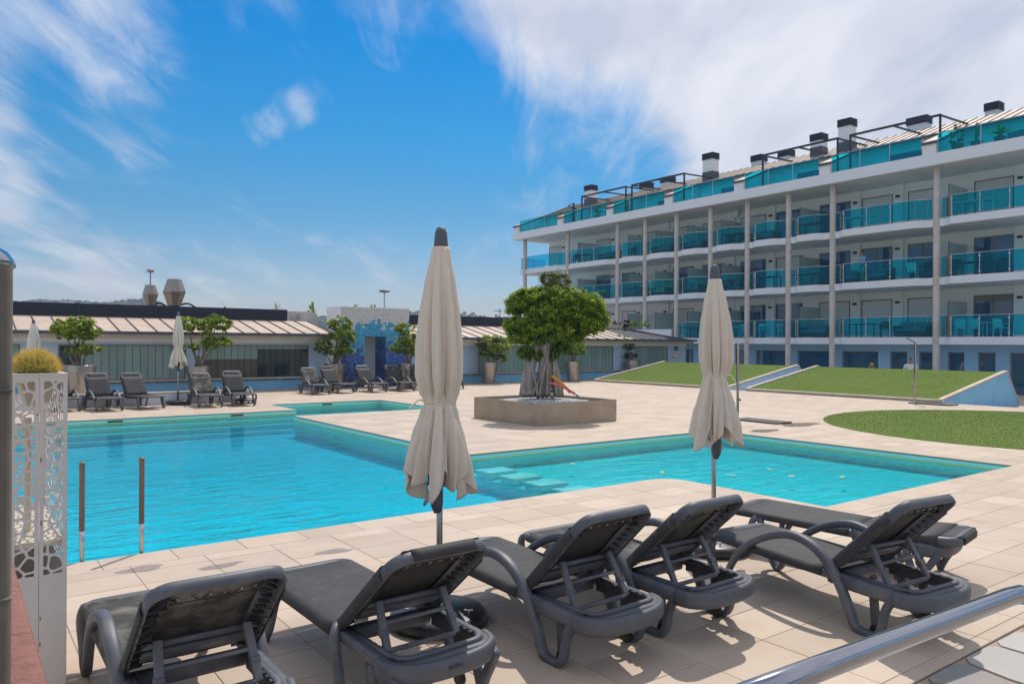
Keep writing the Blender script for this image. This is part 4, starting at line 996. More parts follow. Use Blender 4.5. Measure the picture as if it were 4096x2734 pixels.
for src, u, v, r_, lab in bl:
    put_lounger(src, u, v, HU + R(r_), lab, GB_, id(src) not in seen); seen.add(id(src))

# ================================================================ PARASOLS
def lerp_tab(tab, x):
    for (a, p), (b, q) in zip(tab, tab[1:]):
        if x <= b: t_ = max(0, (x - a) / (b - a)); t_ = t_ * t_ * (3 - 2 * t_) * .5 + t_ * .5; return p + (q - p) * t_
    return tab[-1][1]
def parasol(u, v, label, ztop=2.66, mt='canvas', seed=1, hem=.86, waist=1.51, base='disc', crank=True, tagged=False, fat=1.0, skirt=1.0, tip=.20):
    t = thing('parasol', u, v, 0, R(random.uniform(0, 360)), label, 'parasol', 'folded parasols'); rr = random.Random(seed)
    N_ = 192; K = 76; zf = ztop - .10
    tab = [(0, .058), (.05, .066), (.25, .106), (.45, .136), (.65, .152), (.82, .150), (.93, .125), (1.0, .104)]   # from the top down to the tie
    tab2 = [(0, .104), (.12, .120), (.4, .165), (.7, .205), (1, .222)]
    ph = rr.random() * 6; rows = []
    jit = [rr.uniform(-.25, .25) for _ in range(8)]; amp = [rr.uniform(.8, 1.2) for _ in range(8)]; drop = [rr.uniform(-.10, .05) for _ in range(8)]
    for i in range(K + 1):
        q = i / K; row = []
        for k in range(N_):
            th = 2 * math.pi * k / N_; f8 = (th * 8 / (2 * math.pi)) % 8; pi_ = int(f8); loc = f8 - pi_
            hang = (1 - abs(loc - .5 - jit[pi_] * .5) * 2); hang = max(0, min(1, hang))
            zb = hem + (.30 - tip * 1.6 * (1 - (1 - hang) ** 1.5) * amp[pi_]) * .5 + drop[pi_] * math.sin(math.pi * loc) ** 2
            if q < .60:
                z = zf + (waist - zf) * q / .60; w = q / .60; Rr = lerp_tab(tab, w) * fat; a = .07 + .20 * w; tw = .5 * w
            else:
                w = (q - .60) / .40; z = waist + (zb - waist) * w; Rr = lerp_tab(tab2, w) * fat * skirt; a = .16 + .16 * w; tw = .5 + .3 * w
            fold = math.cos(8 * th + tw + ph + jit[pi_]); f2 = math.cos(19 * th + 3.1 * w + ph * 2); f3 = math.cos(5 * th - tw * 2 + ph)
            s_ = math.copysign(abs(fold) ** .7, fold)
            g_ = 1 + a * ((.75 - .35 * (q > .6) * w) * s_ * amp[pi_] + .42 * f2 + (.30 + .65 * (q > .6) * w) * f3 - .62)
            if .57 < q < .63: g_ = 1 + (g_ - 1) * .45
            tw2 = .45 * (q if q < .6 else .6 + .2 * (q - .6)); ang = th + tw2 + .10 * a * math.sin(8 * th + ph)
            row.append((Rr * g_ * math.cos(ang), Rr * g_ * math.sin(ang), z))
        row.append(row[0]); rows.append(row)
    m = MB(); m.grid(rows); m.build('canopy', mt, t, smooth=True, solid=.004)
    m = MB(); tie = [(.100 * fat * math.cos(a) * (1 + .04 * math.cos(8 * a)), .100 * fat * math.sin(a) * (1 + .04 * math.cos(8 * a)), waist + .01 * math.sin(a)) for a in np.linspace(0, 2 * math.pi, 40)]
    m.sweep(tie, (.016, .012), n=6, power=3); m.tube(smooth_path([(.10, -.02, waist), (.15, .0, waist + .02), (.21, .03, waist - .045)], 4), .006, 5); m.build('tie_strap', mt, t, smooth=True)
    m = MB(); m.lathe([(.05, zf - .01), (.048, zf + .03), (.042, zf + .10), (.03, zf + .135), (.012, zf + .142)], 20); m.build('top_cap', 'cap_grey', t, smooth=True)
    m = MB(); m.lathe([(.052, zf - .025), (.060, zf - .012), (.055, zf + .004), (.045, zf + .006)], 24); m.build('vent_cover', mt, t, smooth=True)
    m = MB(); m.tube([(0, 0, .06), (0, 0, hem + .3)], .0215, 14); m.build('pole', 'pole_grey', t, smooth=True)
    m = MB(); m.tube([(0, 0, .10), (0, 0, .42)], .029, 14); m.tube([(.028, 0, .36), (.075, 0, .36)], .012, 8); m.build('sleeve', 'pole_grey' if base == 'disc' else 'base_black', t, smooth=True)
    if crank:
        m = MB(); m.sweep([(.012, 0, hem - .16), (.02, 0, hem - .10), (.022, 0, hem), (.016, 0, hem + .12)], [(.06, .055), (.075, .09), (.075, .09), (.065, .07)], (0, 1, 0), n=10, power=3.5); c = m.build('crank_box', 'cap_grey', t, smooth=True)
        m = MB(); m.bar((.03, .045, hem + .0), (.09, .06, hem - .08), .02, .028); m.tube([(.09, .06, hem - .08), (.09, .11, hem - .085)], .011, 8); m.build('crank_handle', 'pole_grey', c)
    for k in range(4):                              # rib ends showing below the cloth
        a = 2 * math.pi * k / 4 + .4; m = MB(); m.bar((.05 * math.cos(a), .05 * math.sin(a), hem + .3), (.085 * math.cos(a), .085 * math.sin(a), hem + .03), .012, .012); m.build('rib', 'cap_grey', t)
    if base == 'disc':
        m = MB(); m.lathe([(.02, .012), (.325, .012), (.34, .03), (.335, .075), (.30, .098), (.12, .118), (.05, .125), (.02, .125)], 40); b = m.build('base', 'base_black', t, smooth=True)
        for k in range(3):
            a = 2 * math.pi * k / 3 + .5; m = MB(); m.tube([(.25 * math.cos(a), .25 * math.sin(a), .10), (.25 * math.cos(a), .25 * math.sin(a), .135)], .006, 6); m.tube([(.25 * math.cos(a) - .03, .25 * math.sin(a), .135), (.25 * math.cos(a) + .03, .25 * math.sin(a), .135)], .006, 6); m.build('screw', 'steel', b)
    else:
        m = MB(); m.lathe([(.02, .07), (.33, .07), (.35, .085), (.35, .12), (.31, .14), (.05, .16)], 28)
        for k in range(4): a = math.pi / 4 + k * math.pi / 2; m.sweep([(.27 * math.cos(a), .27 * math.sin(a) - .02, .03), (.27 * math.cos(a), .27 * math.sin(a) + .02, .03)], (.06, .06), n=10, power=2); m.bar((.27 * math.cos(a), .27 * math.sin(a), .03), (.27 * math.cos(a), .27 * math.sin(a), .08), .02)
        m.build('base', 'base_black', t)
    if tagged:
        t.rotation_euler[2] = 0
        m = MB(); m.bar((-.02, -.045, hem - .02), (-.165, -.075, hem + .105), .002, .13, (0, 0, 1)); c = m.build('label_card', 'paper', t)
        for k in range(3): m = MB(); m.bar((-.04 - .01 * k, -.052, hem + .01 + .02 * k), (-.11, -.067, hem + .07 + .02 * k), .0035, .005, (0, 0, 1)); m.build('print_line', 'black', c)
    return t
p1 = parasol(2.72, 4.52, 'large cream parasol folded and tied, nearest the camera', 2.68, 'canvas', 3, hem=.92, skirt=1.0, fat=1.0)
p2 = parasol(5.76, 4.62, 'cream folded parasol with a white card, behind the front loungers', 2.63, 'canvas', 11, hem=1.02, waist=1.62, fat=.97, skirt=1.0, tagged=True, tip=.14)
p3 = parasol(5.66, 25.0, 'slim pale folded parasol on a black base between the far left loungers', 2.82, 'canvas', 5, hem=1.18, waist=1.75, base='wheels', fat=1.0)
d_ = 24.0; q = on_d(133, 1450, d_); uu, vv = q.x * AU.x + q.y * AU.y, q.x * BV.x + q.y * BV.y
p4 = parasol(uu, vv, 'white folded parasol at far left, above the round cactus', 2.58, 'canvas_white', 8, hem=.85, waist=1.45, base='wheels', fat=1.15)
m = MB(); m.lathe([(.02, .07), (.33, .07), (.35, .085), (.35, .12), (.31, .14), (.05, .16), (.04, .3), (.001, .3)], 28)
for k in range(4): a = math.pi / 4 + k * math.pi / 2; m.sweep([(.27 * math.cos(a), .27 * math.sin(a) - .02, .03), (.27 * math.cos(a), .27 * math.sin(a) + .02, .03)], (.06, .06), n=10, power=2); m.bar((.27 * math.cos(a), .27 * math.sin(a), .03), (.27 * math.cos(a), .27 * math.sin(a), .08), .02)
o = m.build('wheeled_stand', 'base_black'); o.location = W(7.55, 24.55); tag(o, 'empty black wheeled parasol base behind the pool corner lounger', 'parasol base')

# ================================================================ TREES AND PLANTS
def crown(name, blobs, n, size, mat_, parent, org, light=(0, 0, 1), dens_top=.25):
    """leaf quads on clumps spread through each blob: (cx, cy, cz, rx, ry, rz)"""
    vol = np.array([b[3] * b[4] + b[3] * b[5] for b in blobs]); vol = vol / vol.sum(); V = []; Rn = []
    for b, w in zip(blobs, vol):
        k = max(30, int(n * w)); nc = max(8, k // 44)
        d = rng.normal(size=(nc, 3)); d /= np.linalg.norm(d, axis=1)[:, None]
        rad = .66 + .36 * rng.random(nc) ** .6
        cl = d * rad[:, None]; cl[:, 2] = np.maximum(cl[:, 2], -.75)
        cl += .10 * rng.normal(size=cl.shape)
        idx = rng.integers(0, nc, k)
        sc = min(b[3], b[4], b[5])
        off = rng.normal(size=(k, 3)) * np.array([1, 1, .8]) * (.030 + .045 * sc)
        c = cl[idx] * np.array(b[3:6]) + np.array(b[:3]) + off
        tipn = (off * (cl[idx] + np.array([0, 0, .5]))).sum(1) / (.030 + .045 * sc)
        out = cl[idx] + .55 * np.array([0, 0, 1])
        nrm = out + rng.normal(size=(k, 3)) * .75; nrm /= np.linalg.norm(nrm, axis=1)[:, None] + 1e-9
        t1 = np.cross(nrm, rng.normal(size=(k, 3))); t1 /= np.linalg.norm(t1, axis=1)[:, None] + 1e-9; t2 = np.cross(nrm, t1)
        s_ = size * (.65 + .7 * rng.random(k))[:, None]
        q = np.stack([c - t1 * s_, c + t2 * s_ * .45 + nrm * s_ * .12, c + t1 * s_, c - t2 * s_ * .45 + nrm * s_ * .12], 1)
        V.append(q)
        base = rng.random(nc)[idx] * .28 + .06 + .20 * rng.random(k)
        sunlit = np.clip(tipn, 0, 1.6) * .30 * (rng.random(k) < .8)  # sun on clump tops painted into the tint: yellower outward and upward
        Rn.append(np.clip(base + sunlit, 0, 1))
    V = np.concatenate(V).reshape(-1, 3) - np.array(org); Rn = np.concatenate(Rn); F = np.arange(len(V)).reshape(-1, 4)
    return np_mesh(name, V, F, mat_, Rn, parent)
def px_blobs(bl, d, sq=.85):
    out = []
    for x, y, rx, ry in bl:
        p = on_d(x, y, d + random.uniform(-.12, .12)); out.append((p.x, p.y, p.z, rx * d / FPX, rx * d / FPX * sq, ry * d / FPX))
    return out
def limb(m, pts, r0, r1, n=7, k=4):
    pp = smooth_path(pts, k); m.tube(pp, [r0 + (r1 - r0) * i / (len(pp) - 1) for i in range(len(pp))], n)
POTPROF = [(.285, .0), (.30, .01), (.395, .80), (.40, .81), (.455, .81), (.462, .82), (.468, 1.045), (.462, 1.05), (.44, 1.05), (.43, 1.0), (.40, .96), (.02, .96)]
def potted(u, v, z, scale, blobs, d, label, plabel, nleaf, trunks, mat_='leaf'):
    p = thing('steel_planter', u, v, z, 0, plabel, 'planter', 'tall steel plant pots'); p.scale = (scale,) * 3
    m = MB(); m.lathe(POTPROF[:10], 40, cap=False); m.build('pot', 'pot', p, smooth=False)
    m = MB(); m.lathe([(.40, .955), (.41, .96), (.2, .975), (.01, .97)], 24, cap=False); m.build('soil', 'soil', p)
    w = W(u, v, z + .96 * scale)
    t = bpy.data.objects.new('potted_tree', None); COL.objects.link(t); t.location = w; tag(t, label, 'tree', 'potted ficus trees')
    B = px_blobs(blobs, d)
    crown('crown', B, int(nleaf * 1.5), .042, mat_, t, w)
    m = MB()
    for i, b in enumerate(B):
        base = Vector((random.uniform(-.10, .10), random.uniform(-.06, .06), -.03)); tip = Vector((b[0] - w.x, b[1] - w.y, b[2] - w.z - b[5] * .2))
        mid = base.lerp(tip, .5) + Vector((random.uniform(-.07, .07), random.uniform(-.05, .05), 0))
        limb(m, [base, base.lerp(mid, .5) + Vector((random.uniform(-.03, .03), 0, 0)), mid, tip], .055 if i < 2 else .035, .015)
        for _ in range(4):
            q = tip + Vector((random.gauss(0, b[3] * .5), random.gauss(0, b[4] * .5), random.uniform(-.2, .6) * b[5])); limb(m, [mid.lerp(tip, .8), (mid.lerp(tip, .8) + q) / 2 + Vector((0, 0, .02)), q], .014, .004, 5, 2)
    for _ in range(trunks):
        a = random.uniform(0, 6.28); base = Vector((.14 * math.cos(a), .10 * math.sin(a), -.03)); limb(m, [base, base * .7 + Vector((0, 0, .22)), base * .3 + Vector((0, 0, .5))], .022, .012)
    m.build('trunk', 'bark', t, smooth=True)
def uvat(x, d): p = on_d(x, 1400, d); return p.x * AU.x + p.y * AU.y, p.x * BV.x + p.y * BV.y
u, v = uvat(320, 24.2)
potted(u, v, .13, 1, [(295, 1315, 80, 40), (345, 1322, 50, 36), (250, 1312, 36, 26), (347, 1394, 52, 22), (272, 1402, 14, 10), (330, 1290, 45, 22)], 24.2, 'round two-tiered small tree in the leftmost steel pot', 'leftmost tall steel pot, behind the white kerb wall', 5200, 1)
u, v = uvat(793, 28.3)
potted(u, v, .0, .98, [(758, 1294, 50, 27), (868, 1290, 54, 28), (817, 1321, 30, 18), (868, 1369, 58, 26), (774, 1385, 24, 12), (905, 1300, 22, 22)], 28.3, 'spreading open tree with several layers, second pot from the left', 'steel pot behind the far parasol, second from the left', 5600, 8)
potted(13.04, 30.2, 0, 1, [(1361, 1292, 44, 26), (1361, 1334, 60, 28), (1298, 1386, 35, 28), (1359, 1395, 54, 26), (1396, 1362, 26, 28)], 32.0, 'dense stacked tree at the left edge of the mosaic block', 'steel pot at the left corner of the mosaic block', 6000, 7)
u, v = uvat(1634, 33.0)
potted(u, v, 0, 1, [(1619, 1313, 36, 22), (1640, 1362, 46, 27), (1612, 1390, 48, 24), (1664, 1405, 34, 18)], 33.0, 'dense layered tree at the right edge of the mosaic block', 'steel pot at the right corner of the mosaic block', 5000, 4)
potted(21.0, 30.4, 0, .98, [(1970, 1375, 60, 30), (1950, 1410, 32, 14), (1997, 1432, 30, 16), (2010, 1392, 28, 20)], 36.9, 'rounded light green tree left of the big ficus', 'steel pot left of the big ficus planter', 5200, 2)
potted(25.97, 29.9, 0, .98, [(2290, 1401, 52, 18), (2296, 1374, 40, 18), (2262, 1392, 24, 18)], 39.5, 'flat-topped tree just behind the big ficus', 'steel pot just behind the big ficus', 3800, 4)
potted(31.0, 30.6, 0, .98, [(2494, 1353, 28, 15), (2511, 1384, 28, 18), (2463, 1404, 24, 16), (2524, 1421, 26, 13)], 43.6, 'thin straggly tree in the rightmost steel pot', 'rightmost steel pot, by the far turf mound', 3200, 2, 'leaf_dark')

# big ficus in the square planter
PLU0, PLU1, PLV0, PLV1, PLZ = 11.02, 13.55, 13.92, 16.60, .535
pl = thing('square_planter', (PLU0 + PLU1) / 2, (PLV0 + PLV1) / 2, 0, 0, 'large square weathered steel planter on the deck', 'planter'); po = ((PLU0 + PLU1) / 2, (PLV0 + PLV1) / 2, 0)
for n_, a in (('front', (PLU0, PLU1, PLV0, PLV0 + .012)), ('back', (PLU0, PLU1, PLV1 - .012, PLV1)), ('l', (PLU0, PLU0 + .012, PLV0 + .012, PLV1 - .012)), ('r', (PLU1 - .012, PLU1, PLV0 + .012, PLV1 - .012))):
    m = MB(); m.box(*a, .0, PLZ); m.build('side_panel', 'planter', pl, po)
m = MB(); w_ = .05
for a in ((PLU0 + .013, PLU1 - .013, PLV0 + .013, PLV0 + w_), (PLU0 + .013, PLU1 - .013, PLV1 - w_, PLV1 - .013), (PLU0 + .013, PLU0 + w_, PLV0 + w_, PLV1 - w_), (PLU1 - w_, PLU1 - .013, PLV0 + w_, PLV1 - w_)): m.box(*a, PLZ - .03, PLZ - .004)
m.build('rim', 'planter', pl, po)
m = MB(); m.box(PLU0 + .02, PLU1 - .02, PLV0 + .02, PLV1 - .02, .3, .42); m.build('soil', 'soil', pl, po)
# pebbles, heaped towards the trunk
n = 6500; pu = rng.uniform(PLU0 + .06, PLU1 - .06, n); pv_ = rng.uniform(PLV0 + .06, PLV1 - .06, n)
rad = np.hypot(pu - po[0], pv_ - po[1]); pz = .425 + .10 * np.clip(1 - rad / 1.35, 0, 1) + rng.uniform(0, .02, n); s_ = rng.uniform(.012, .026, n)
oc = np.array([(1, 0, 0), (-1, 0, 0), (0, 1, 0), (0, -1, 0), (0, 0, .7), (0, 0, -.7)]); of = np.array([(0, 2, 4), (2, 1, 4), (1, 3, 4), (3, 0, 4), (2, 0, 5), (1, 2, 5), (3, 1, 5), (0, 3, 5)])
ang = rng.random(n) * 6.28; ca, sa = np.cos(ang), np.sin(ang); jit = rng.uniform(.6, 1.3, (n, 6, 3))
V = oc[None] * s_[:, None, None] * jit; X = V[..., 0] * ca[:, None] - V[..., 1] * sa[:, None]; Y = V[..., 0] * sa[:, None] + V[..., 1] * ca[:, None]
V = np.stack([X + (pu - po[0])[:, None], Y + (pv_ - po[1])[:, None], V[..., 2] + pz[:, None]], 2).reshape(-1, 3)
F = (of[None] + 6 * np.arange(n)[:, None, None]).reshape(-1, 3)
gr = np_mesh('white_pebbles', V, F, 'gravel', np.repeat(rng.random(n), 8)); gr.location = W(po[0], po[1]); gr.rotation_euler = (0, 0, TH); tag(gr, 'white pebbles covering the soil of the square planter', 'pebbles', kind='stuff')
fd = 19.6; base = W(po[0], po[1], .45)
ft = bpy.data.objects.new('ficus_tree', None); COL.objects.link(ft); ft.location = base; tag(ft, 'big cloud-pruned ficus with aerial roots in the square planter', 'tree')
def zq(x, y, rx, ry): return (1850 + x / 2.34, 1050 + y / 2.34, rx / 2.34, ry / 2.34)
FB = [zq(*q) for q in ((860, 165, 145, 70), (510, 390, 115, 110), (620, 340, 150, 95), (790, 330, 180, 100), (950, 340, 180, 100), (1100, 390, 165, 110), (1220, 450, 120, 120), (1270, 550, 95, 85), (1160, 590, 140, 75), (820, 450, 200, 85), (1010, 480, 200, 95),
    (500, 590, 115, 80), (530, 680, 115, 75), (670, 580, 150, 85), (690, 690, 160, 75), (850, 640, 170, 105), (980, 650, 150, 95), (1070, 680, 95, 65), (600, 850, 80, 60), (700, 870, 100, 48), (860, 860, 50, 38), (930, 790, 90, 40))]
FBW = px_blobs(FB, fd, .9)
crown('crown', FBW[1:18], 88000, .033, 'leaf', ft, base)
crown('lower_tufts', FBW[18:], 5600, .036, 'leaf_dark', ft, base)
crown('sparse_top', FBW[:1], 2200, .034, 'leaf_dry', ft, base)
m = MB()
def fpt(x, y, dy=0): p = on_d(1850 + x / 2.34, 1050 + y / 2.34, fd + dy); return p - base
limb(m, [fpt(755, 1235), fpt(760, 1100), fpt(770, 900), fpt(775, 760)], .20, .12, 12)
for x0, x1, xm, r0, dy in ((585, 700, 610, .17, 0), (640, 690, 640, .14, -.1), (905, 840, 880, .075, -.1), (880, 850, 860, .05, -.2), (935, 840, 900, .045, 0), (720, 820, 760, .04, -.25), (705, 650, 660, .035, -.28), (790, 800, 795, .05, -.2), (745, 745, 735, .10, -.05), (690, 790, 740, .035, -.2), (815, 790, 820, .04, -.15), (650, 640, 645, .08, .1), (860, 820, 850, .06, .15), (770, 720, 750, .05, .2), (660, 810, 750, .03, -.27)):
    limb(m, [fpt(x0, 1245, dy - .05), fpt((x0 * 2 + xm) / 3, 1150, dy), fpt(xm, 1030, dy), fpt((x1 + xm) / 2, 910, dy * .6), fpt(x1, 780, dy * .3)], r0, r0 * .6, 8)
for a in range(9): x = 575 + a * 44; limb(m, [fpt(x, 1250, random.uniform(-.35, .2)), fpt(x * .8 + 150, 1190, 0), fpt(x * .5 + 375, 1080, 0)], .06, .03, 7)
limb(m, [fpt(690, 800), fpt(680, 700), fpt(640, 600), fpt(600, 520)], .10, .04, 9); limb(m, [fpt(790, 800), fpt(830, 650), fpt(862, 520), fpt(880, 380)], .12, .05, 9); limb(m, [fpt(830, 780), fpt(950, 660), fpt(1100, 560), fpt(1180, 500)], .08, .03, 8); limb(m, [fpt(862, 500), fpt(860, 350), fpt(855, 200)], .05, .02, 7)
for _ in range(46):
    b = random.choice(FBW); c = Vector(b[:3]) - base; q = c + Vector((random.gauss(0, b[3] * .55), random.gauss(0, b[4] * .55), random.uniform(-.3, .8) * b[5])); limb(m, [c - Vector((0, 0, b[5] * .6)), (c + q) / 2, q], .022, .005, 5, 2)
m.build('trunk', 'trunk', ft, smooth=True)
def tubeobj(name, mt, pts, r, label, cat, hole=True):
    m = MB(); pp = smooth_path(pts, 4); m.tube(pp, r, 14); o = m.build(name, mt, None, tuple(pp[0]), smooth=True); o.location = pp[0]; tag(o, label, cat, 'pool noodles leaning in the planter')
    m = MB(); d = (pp[0] - pp[1]).normalized(); m.tube([pp[0] - d * .01, pp[0] + d * .003], r * .3, 10); q = m.build('core_hole', 'black', o, tuple(pp[0])); return o
def fw(x, y, dy): return fpt(x, y, dy) + base
tubeobj('pool_noodle', 'orange_foam', [fw(838, 1060, -.5), fw(900, 1110, -.5), fw(960, 1160, -.52), fw(1010, 1215, -.5)], .036, 'orange foam pool noodle leaning against the ficus roots', 'pool noodle')
tubeobj('pool_noodle', 'pink_foam', [fw(815, 1125, -.62), fw(910, 1150, -.62), fw(990, 1190, -.62), fw(1055, 1228, -.62)], .030, 'pink foam pool noodle lying on the pebbles', 'pool noodle')
m = MB()
for k in range(4): m.lathe([(.001, 0), (.02, .008), (.024, .03), (.012, .048), (.001, .05)], 8, (random.uniform(-.03, .03), random.uniform(-.02, .02), random.uniform(-.01, .02)))
o = m.build('toy', 'teal_toy', smooth=True); o.location = fw(1075, 1255, -.6); tag(o, 'small teal plastic toy on the pebbles by the pink noodle', 'toy')

# ================================================================ POOLSIDE FITTINGS
lad = thing('pool_ladder', 1.18, 7.60, 0, 0, 'pool ladder with two upright brown-toned rails at the near pool edge', 'ladder')
for du in (-.24, .24):
    m = MB(); m.tube([(du, .03, -.95), (du, .03, .16), (du, .03, .26)], .0225, 14); m.build('rail_foot', 'steel', lad, smooth=True)
    m = MB(); m.tube([(du, .03, .262), (du, .03, .84)], .0235, 16); m.lathe([(.0235, .84), (.0255, .842), (.0255, .86), (.018, .866)], 16, (du, .03, 0)); m.build('rail', 'wood_rail', lad, smooth=False)
for k in range(3):
    m = MB(); m.box(-.22, .22, .0, .07, -.35 - .25 * k, -.32 - .25 * k); m.build('rung', 'steel', lad)
def shower(u, v, rz, label, mlabel, h):
    t = thing('outdoor_shower', u, v, 0, rz, label, 'shower', 'deck showers')
    m = MB(); m.sweep([(0, 0, .02), (0, 0, h)], (.055, .055), n=12, power=5); m.build('post', 'chrome', t, smooth=False)
    m = MB(); m.bar((-.01, 0, h - .02), (.42, 0, h + .14), .06, .03); m.build('arm_head', 'chrome', t)
    m = MB(); m.lathe([(.075, 0), (.075, .008), (.03, .014), (.03, .016)], 20); m.build('base_flange', 'steel', t)
    m = MB(); m.tube([(.02, -.06, .55), (.02, .0, .55)], .02, 10); m.tube([(.02, -.09, .55), (.02, -.055, .55)], .03, 10); m.build('tap', 'chrome', t)
    mt = thing('shower_mat', u + .5, v - .35, 0, 0, mlabel, 'shower mat', 'slatted shower mats')
    for i in range(4):
        m = MB(); m.bbox(-.32, .32, -.66 + i * .335, -.66 + i * .335 + .32, .012, .036, .004); m.build('board', 'mat_slat', mt)
    m = MB(); m.box(-.30, -.24, -.65, .66, .0, .011); m.box(.24, .30, -.65, .66, .0, .011); m.build('batten', 'mat_slat', mt)
shower(15.96, 12.07, R(-20), 'chrome shower post on the deck, right of the far parasol', 'slatted mat beside the shower nearer the pool', 1.97)
shower(25.6, 12.34, R(170), 'chrome shower post in front of the near turf mound', 'slatted mat at the shower by the turf mound', 2.05)

# tall perforated cactus stand
CU0, CU1, CV0, CV1, CZ = .255, .51, 4.72, 5.90, 1.745
cs = thing('cactus_stand', CU0, CV0, 0, 0, 'tall white metal planter stand with cut-out cell pattern, left foreground', 'planter stand'); co = (CU0, CV0, 0)
def perforated(w, h0, h1, to3, name, seedn, bridge=.0105, cell=.082):
    rr = random.Random(seedn); f = .014
    st = []
    for i in range(4000):
        p = (rr.uniform(0, w), rr.uniform(h0, h1))
        if all(math.hypot(p[0] - q[0], p[1] - q[1]) > cell * .70 for q in st): st.append(p)
    m = MB()
    for (sx, sy), poly in zip(st, voronoi(st, (f, w - f, h0 + .02, h1 - .03))):
        if len(poly) < 3: continue
        cx = sum(p[0] for p in poly) / len(poly); cy = sum(p[1] for p in poly) / len(poly); E = []
        for i in range(len(poly)):
            a, b = poly[i], poly[(i + 1) % len(poly)]; ex, ey = b[0] - a[0], b[1] - a[1]; l = math.hypot(ex, ey)
            if l < 1e-6: continue
            nx, ny = ey / l, -ex / l; E.append((nx, ny, (a[0] - cx) * nx + (a[1] - cy) * ny))
        angs = sorted(set([round(math.atan2(p[1] - cy, p[0] - cx), 6) for p in poly] + [round(-math.pi + 2 * math.pi * k / 20 + .001, 6) for k in range(20)]))
        o_, i_ = [], []
        for a in angs:
            c, s_ = math.cos(a), math.sin(a)
            ro = min(d / (nx * c + ny * s_) for nx, ny, d in E if nx * c + ny * s_ > 1e-6)
            k = [((nx * c + ny * s_) / max(d - bridge / 2, .002)) for nx, ny, d in E if nx * c + ny * s_ > 1e-6]
            ri = 1 / (sum(q ** 7 for q in k) ** (1 / 7)); ri = min(ri, ro * .97)
            o_.append(to3(cx + ro * c, cy + ro * s_)); i_.append(to3(cx + ri * c, cy + ri * s_))
        n_ = len(angs); m.add(o_ + i_, [(k, (k + 1) % n_, (k + 1) % n_ + n_, k + n_) for k in range(n_)])
    for a in ((0, f, h0, h1), (w - f, w, h0, h1), (f, w - f, h0, h0 + .02), (f, w - f, h1 - .03, h1)):
        m.add([to3(a[0], a[2]), to3(a[1], a[2]), to3(a[1], a[3]), to3(a[0], a[3])], [(0, 1, 2, 3)])
    return m.build(name, 'white_paint', cs, co, solid=.003)
HL = .66; W2 = (CU1 - CU0) / 2
perforated(W2 - .001, HL, CZ, lambda a, z: (CU0 + a, CV0, z), 'cut_out_panel', 1); perforated(W2 - .001, HL, CZ, lambda a, z: (CU0 + W2 + .001 + a, CV0, z), 'cut_out_panel', 2)
perforated(CU1 - CU0, HL, CZ, lambda a, z: (CU0 + a, CV1, z), 'cut_out_panel', 3)
perforated(CV1 - CV0, HL, CZ, lambda a, z: (CU1, CV0 + a, z), 'cut_out_panel', 4); perforated(CV1 - CV0, HL, CZ, lambda a, z: (CU0, CV0 + a, z), 'cut_out_panel', 5)
m = MB(); m.box(CU0, CU0 + W2 - .001, CV0 - .002, CV0 + .002, 0, HL); m.box(CU0 + W2 + .001, CU1, CV0 - .002, CV0 + .002, 0, HL); m.box(CU0, CU1, CV1 - .002, CV1 + .002, 0, HL); m.box(CU0 - .002, CU0 + .002, CV0 + .003, CV1 - .003, 0, HL); m.box(CU1 - .002, CU1 + .002, CV0 + .003, CV1 - .003, 0, HL); m.build('lower_panel', 'white_paint', cs, co)
m = MB(); b_ = .035
for a in ((CU0 - .004, CU1 + .004, CV0 - .004, CV0 + b_), (CU0 - .004, CU1 + .004, CV1 - b_, CV1 + .004), (CU0 - .004, CU0 + b_, CV0 + b_, CV1 - b_), (CU1 - b_, CU1 + .004, CV0 + b_, CV1 - b_)): m.box(*a, CZ, CZ + .006)
m.build('top_rim', 'white_paint', cs, co)
m = MB(); m.box(CU0 + .012, CU1 - .012, CV0 + .02, CV1 - .02, HL + .17, HL + .20); m.lathe([(.018, HL + .2), (.018, CZ - .25)], 12, (CU0 + W2 - .03, CV0 + .30, 0)); m.add([(CU0 + .04, CV0 + .04, CZ - .004), (CU1 - .04, CV0 + .04, CZ - .004), (CU1 - .04, CV0 + .55, CZ - .004), (CU0 + .04, CV0 + .55, CZ - .004), (CU0 + .08, CV0 + .09, CZ - .17), (CU1 - .08, CV0 + .09, CZ - .17), (CU1 - .08, CV0 + .5, CZ - .17), (CU0 + .08, CV0 + .5, CZ - .17)], [(0, 1, 5, 4), (1, 2, 6, 5), (2, 3, 7, 6), (3, 0, 4, 7), (4, 5, 6, 7)]); m.build('inner_trough', 'cream_paint', cs, co)
m = MB(); m.box(CU0 + .045, CU1 - .045, CV0 + .045, CV0 + .545, CZ - .03, CZ - .012); m.build('soil', 'soil', cs, co)
for k in range(9):
    m = MB(); zz = random.choice([random.uniform(HL, CZ), random.uniform(.1, .5)]); uu = CU0 + W2 + random.choice((-1, 1)) * random.uniform(.004, .012); m.box(uu - .003, uu + .003, CV0 - .0028, CV0 - .0024, zz, zz + random.uniform(.006, .03)); m.build('rust_spot', 'rust', cs, co)
cc = thing('barrel_cactus', (CU0 + CU1) / 2 - .005, CV0 + .17, CZ - .02, 0, 'round golden barrel cactus on the white cut-out stand', 'cactus')
m = MB(); rows = []; RC = .098
for i in range(13):
    el = math.pi / 2 * (i / 12) - .12; rows.append([(RC * math.cos(el) * (1 + .05 * math.cos(22 * a)) * math.cos(a), RC * math.cos(el) * (1 + .05 * math.cos(22 * a)) * math.sin(a), .035 + RC * .95 * math.sin(el)) for a in np.linspace(0, 2 * math.pi, 89)])
m.grid(rows); m.build('body', 'cactus_green', cc, smooth=True)
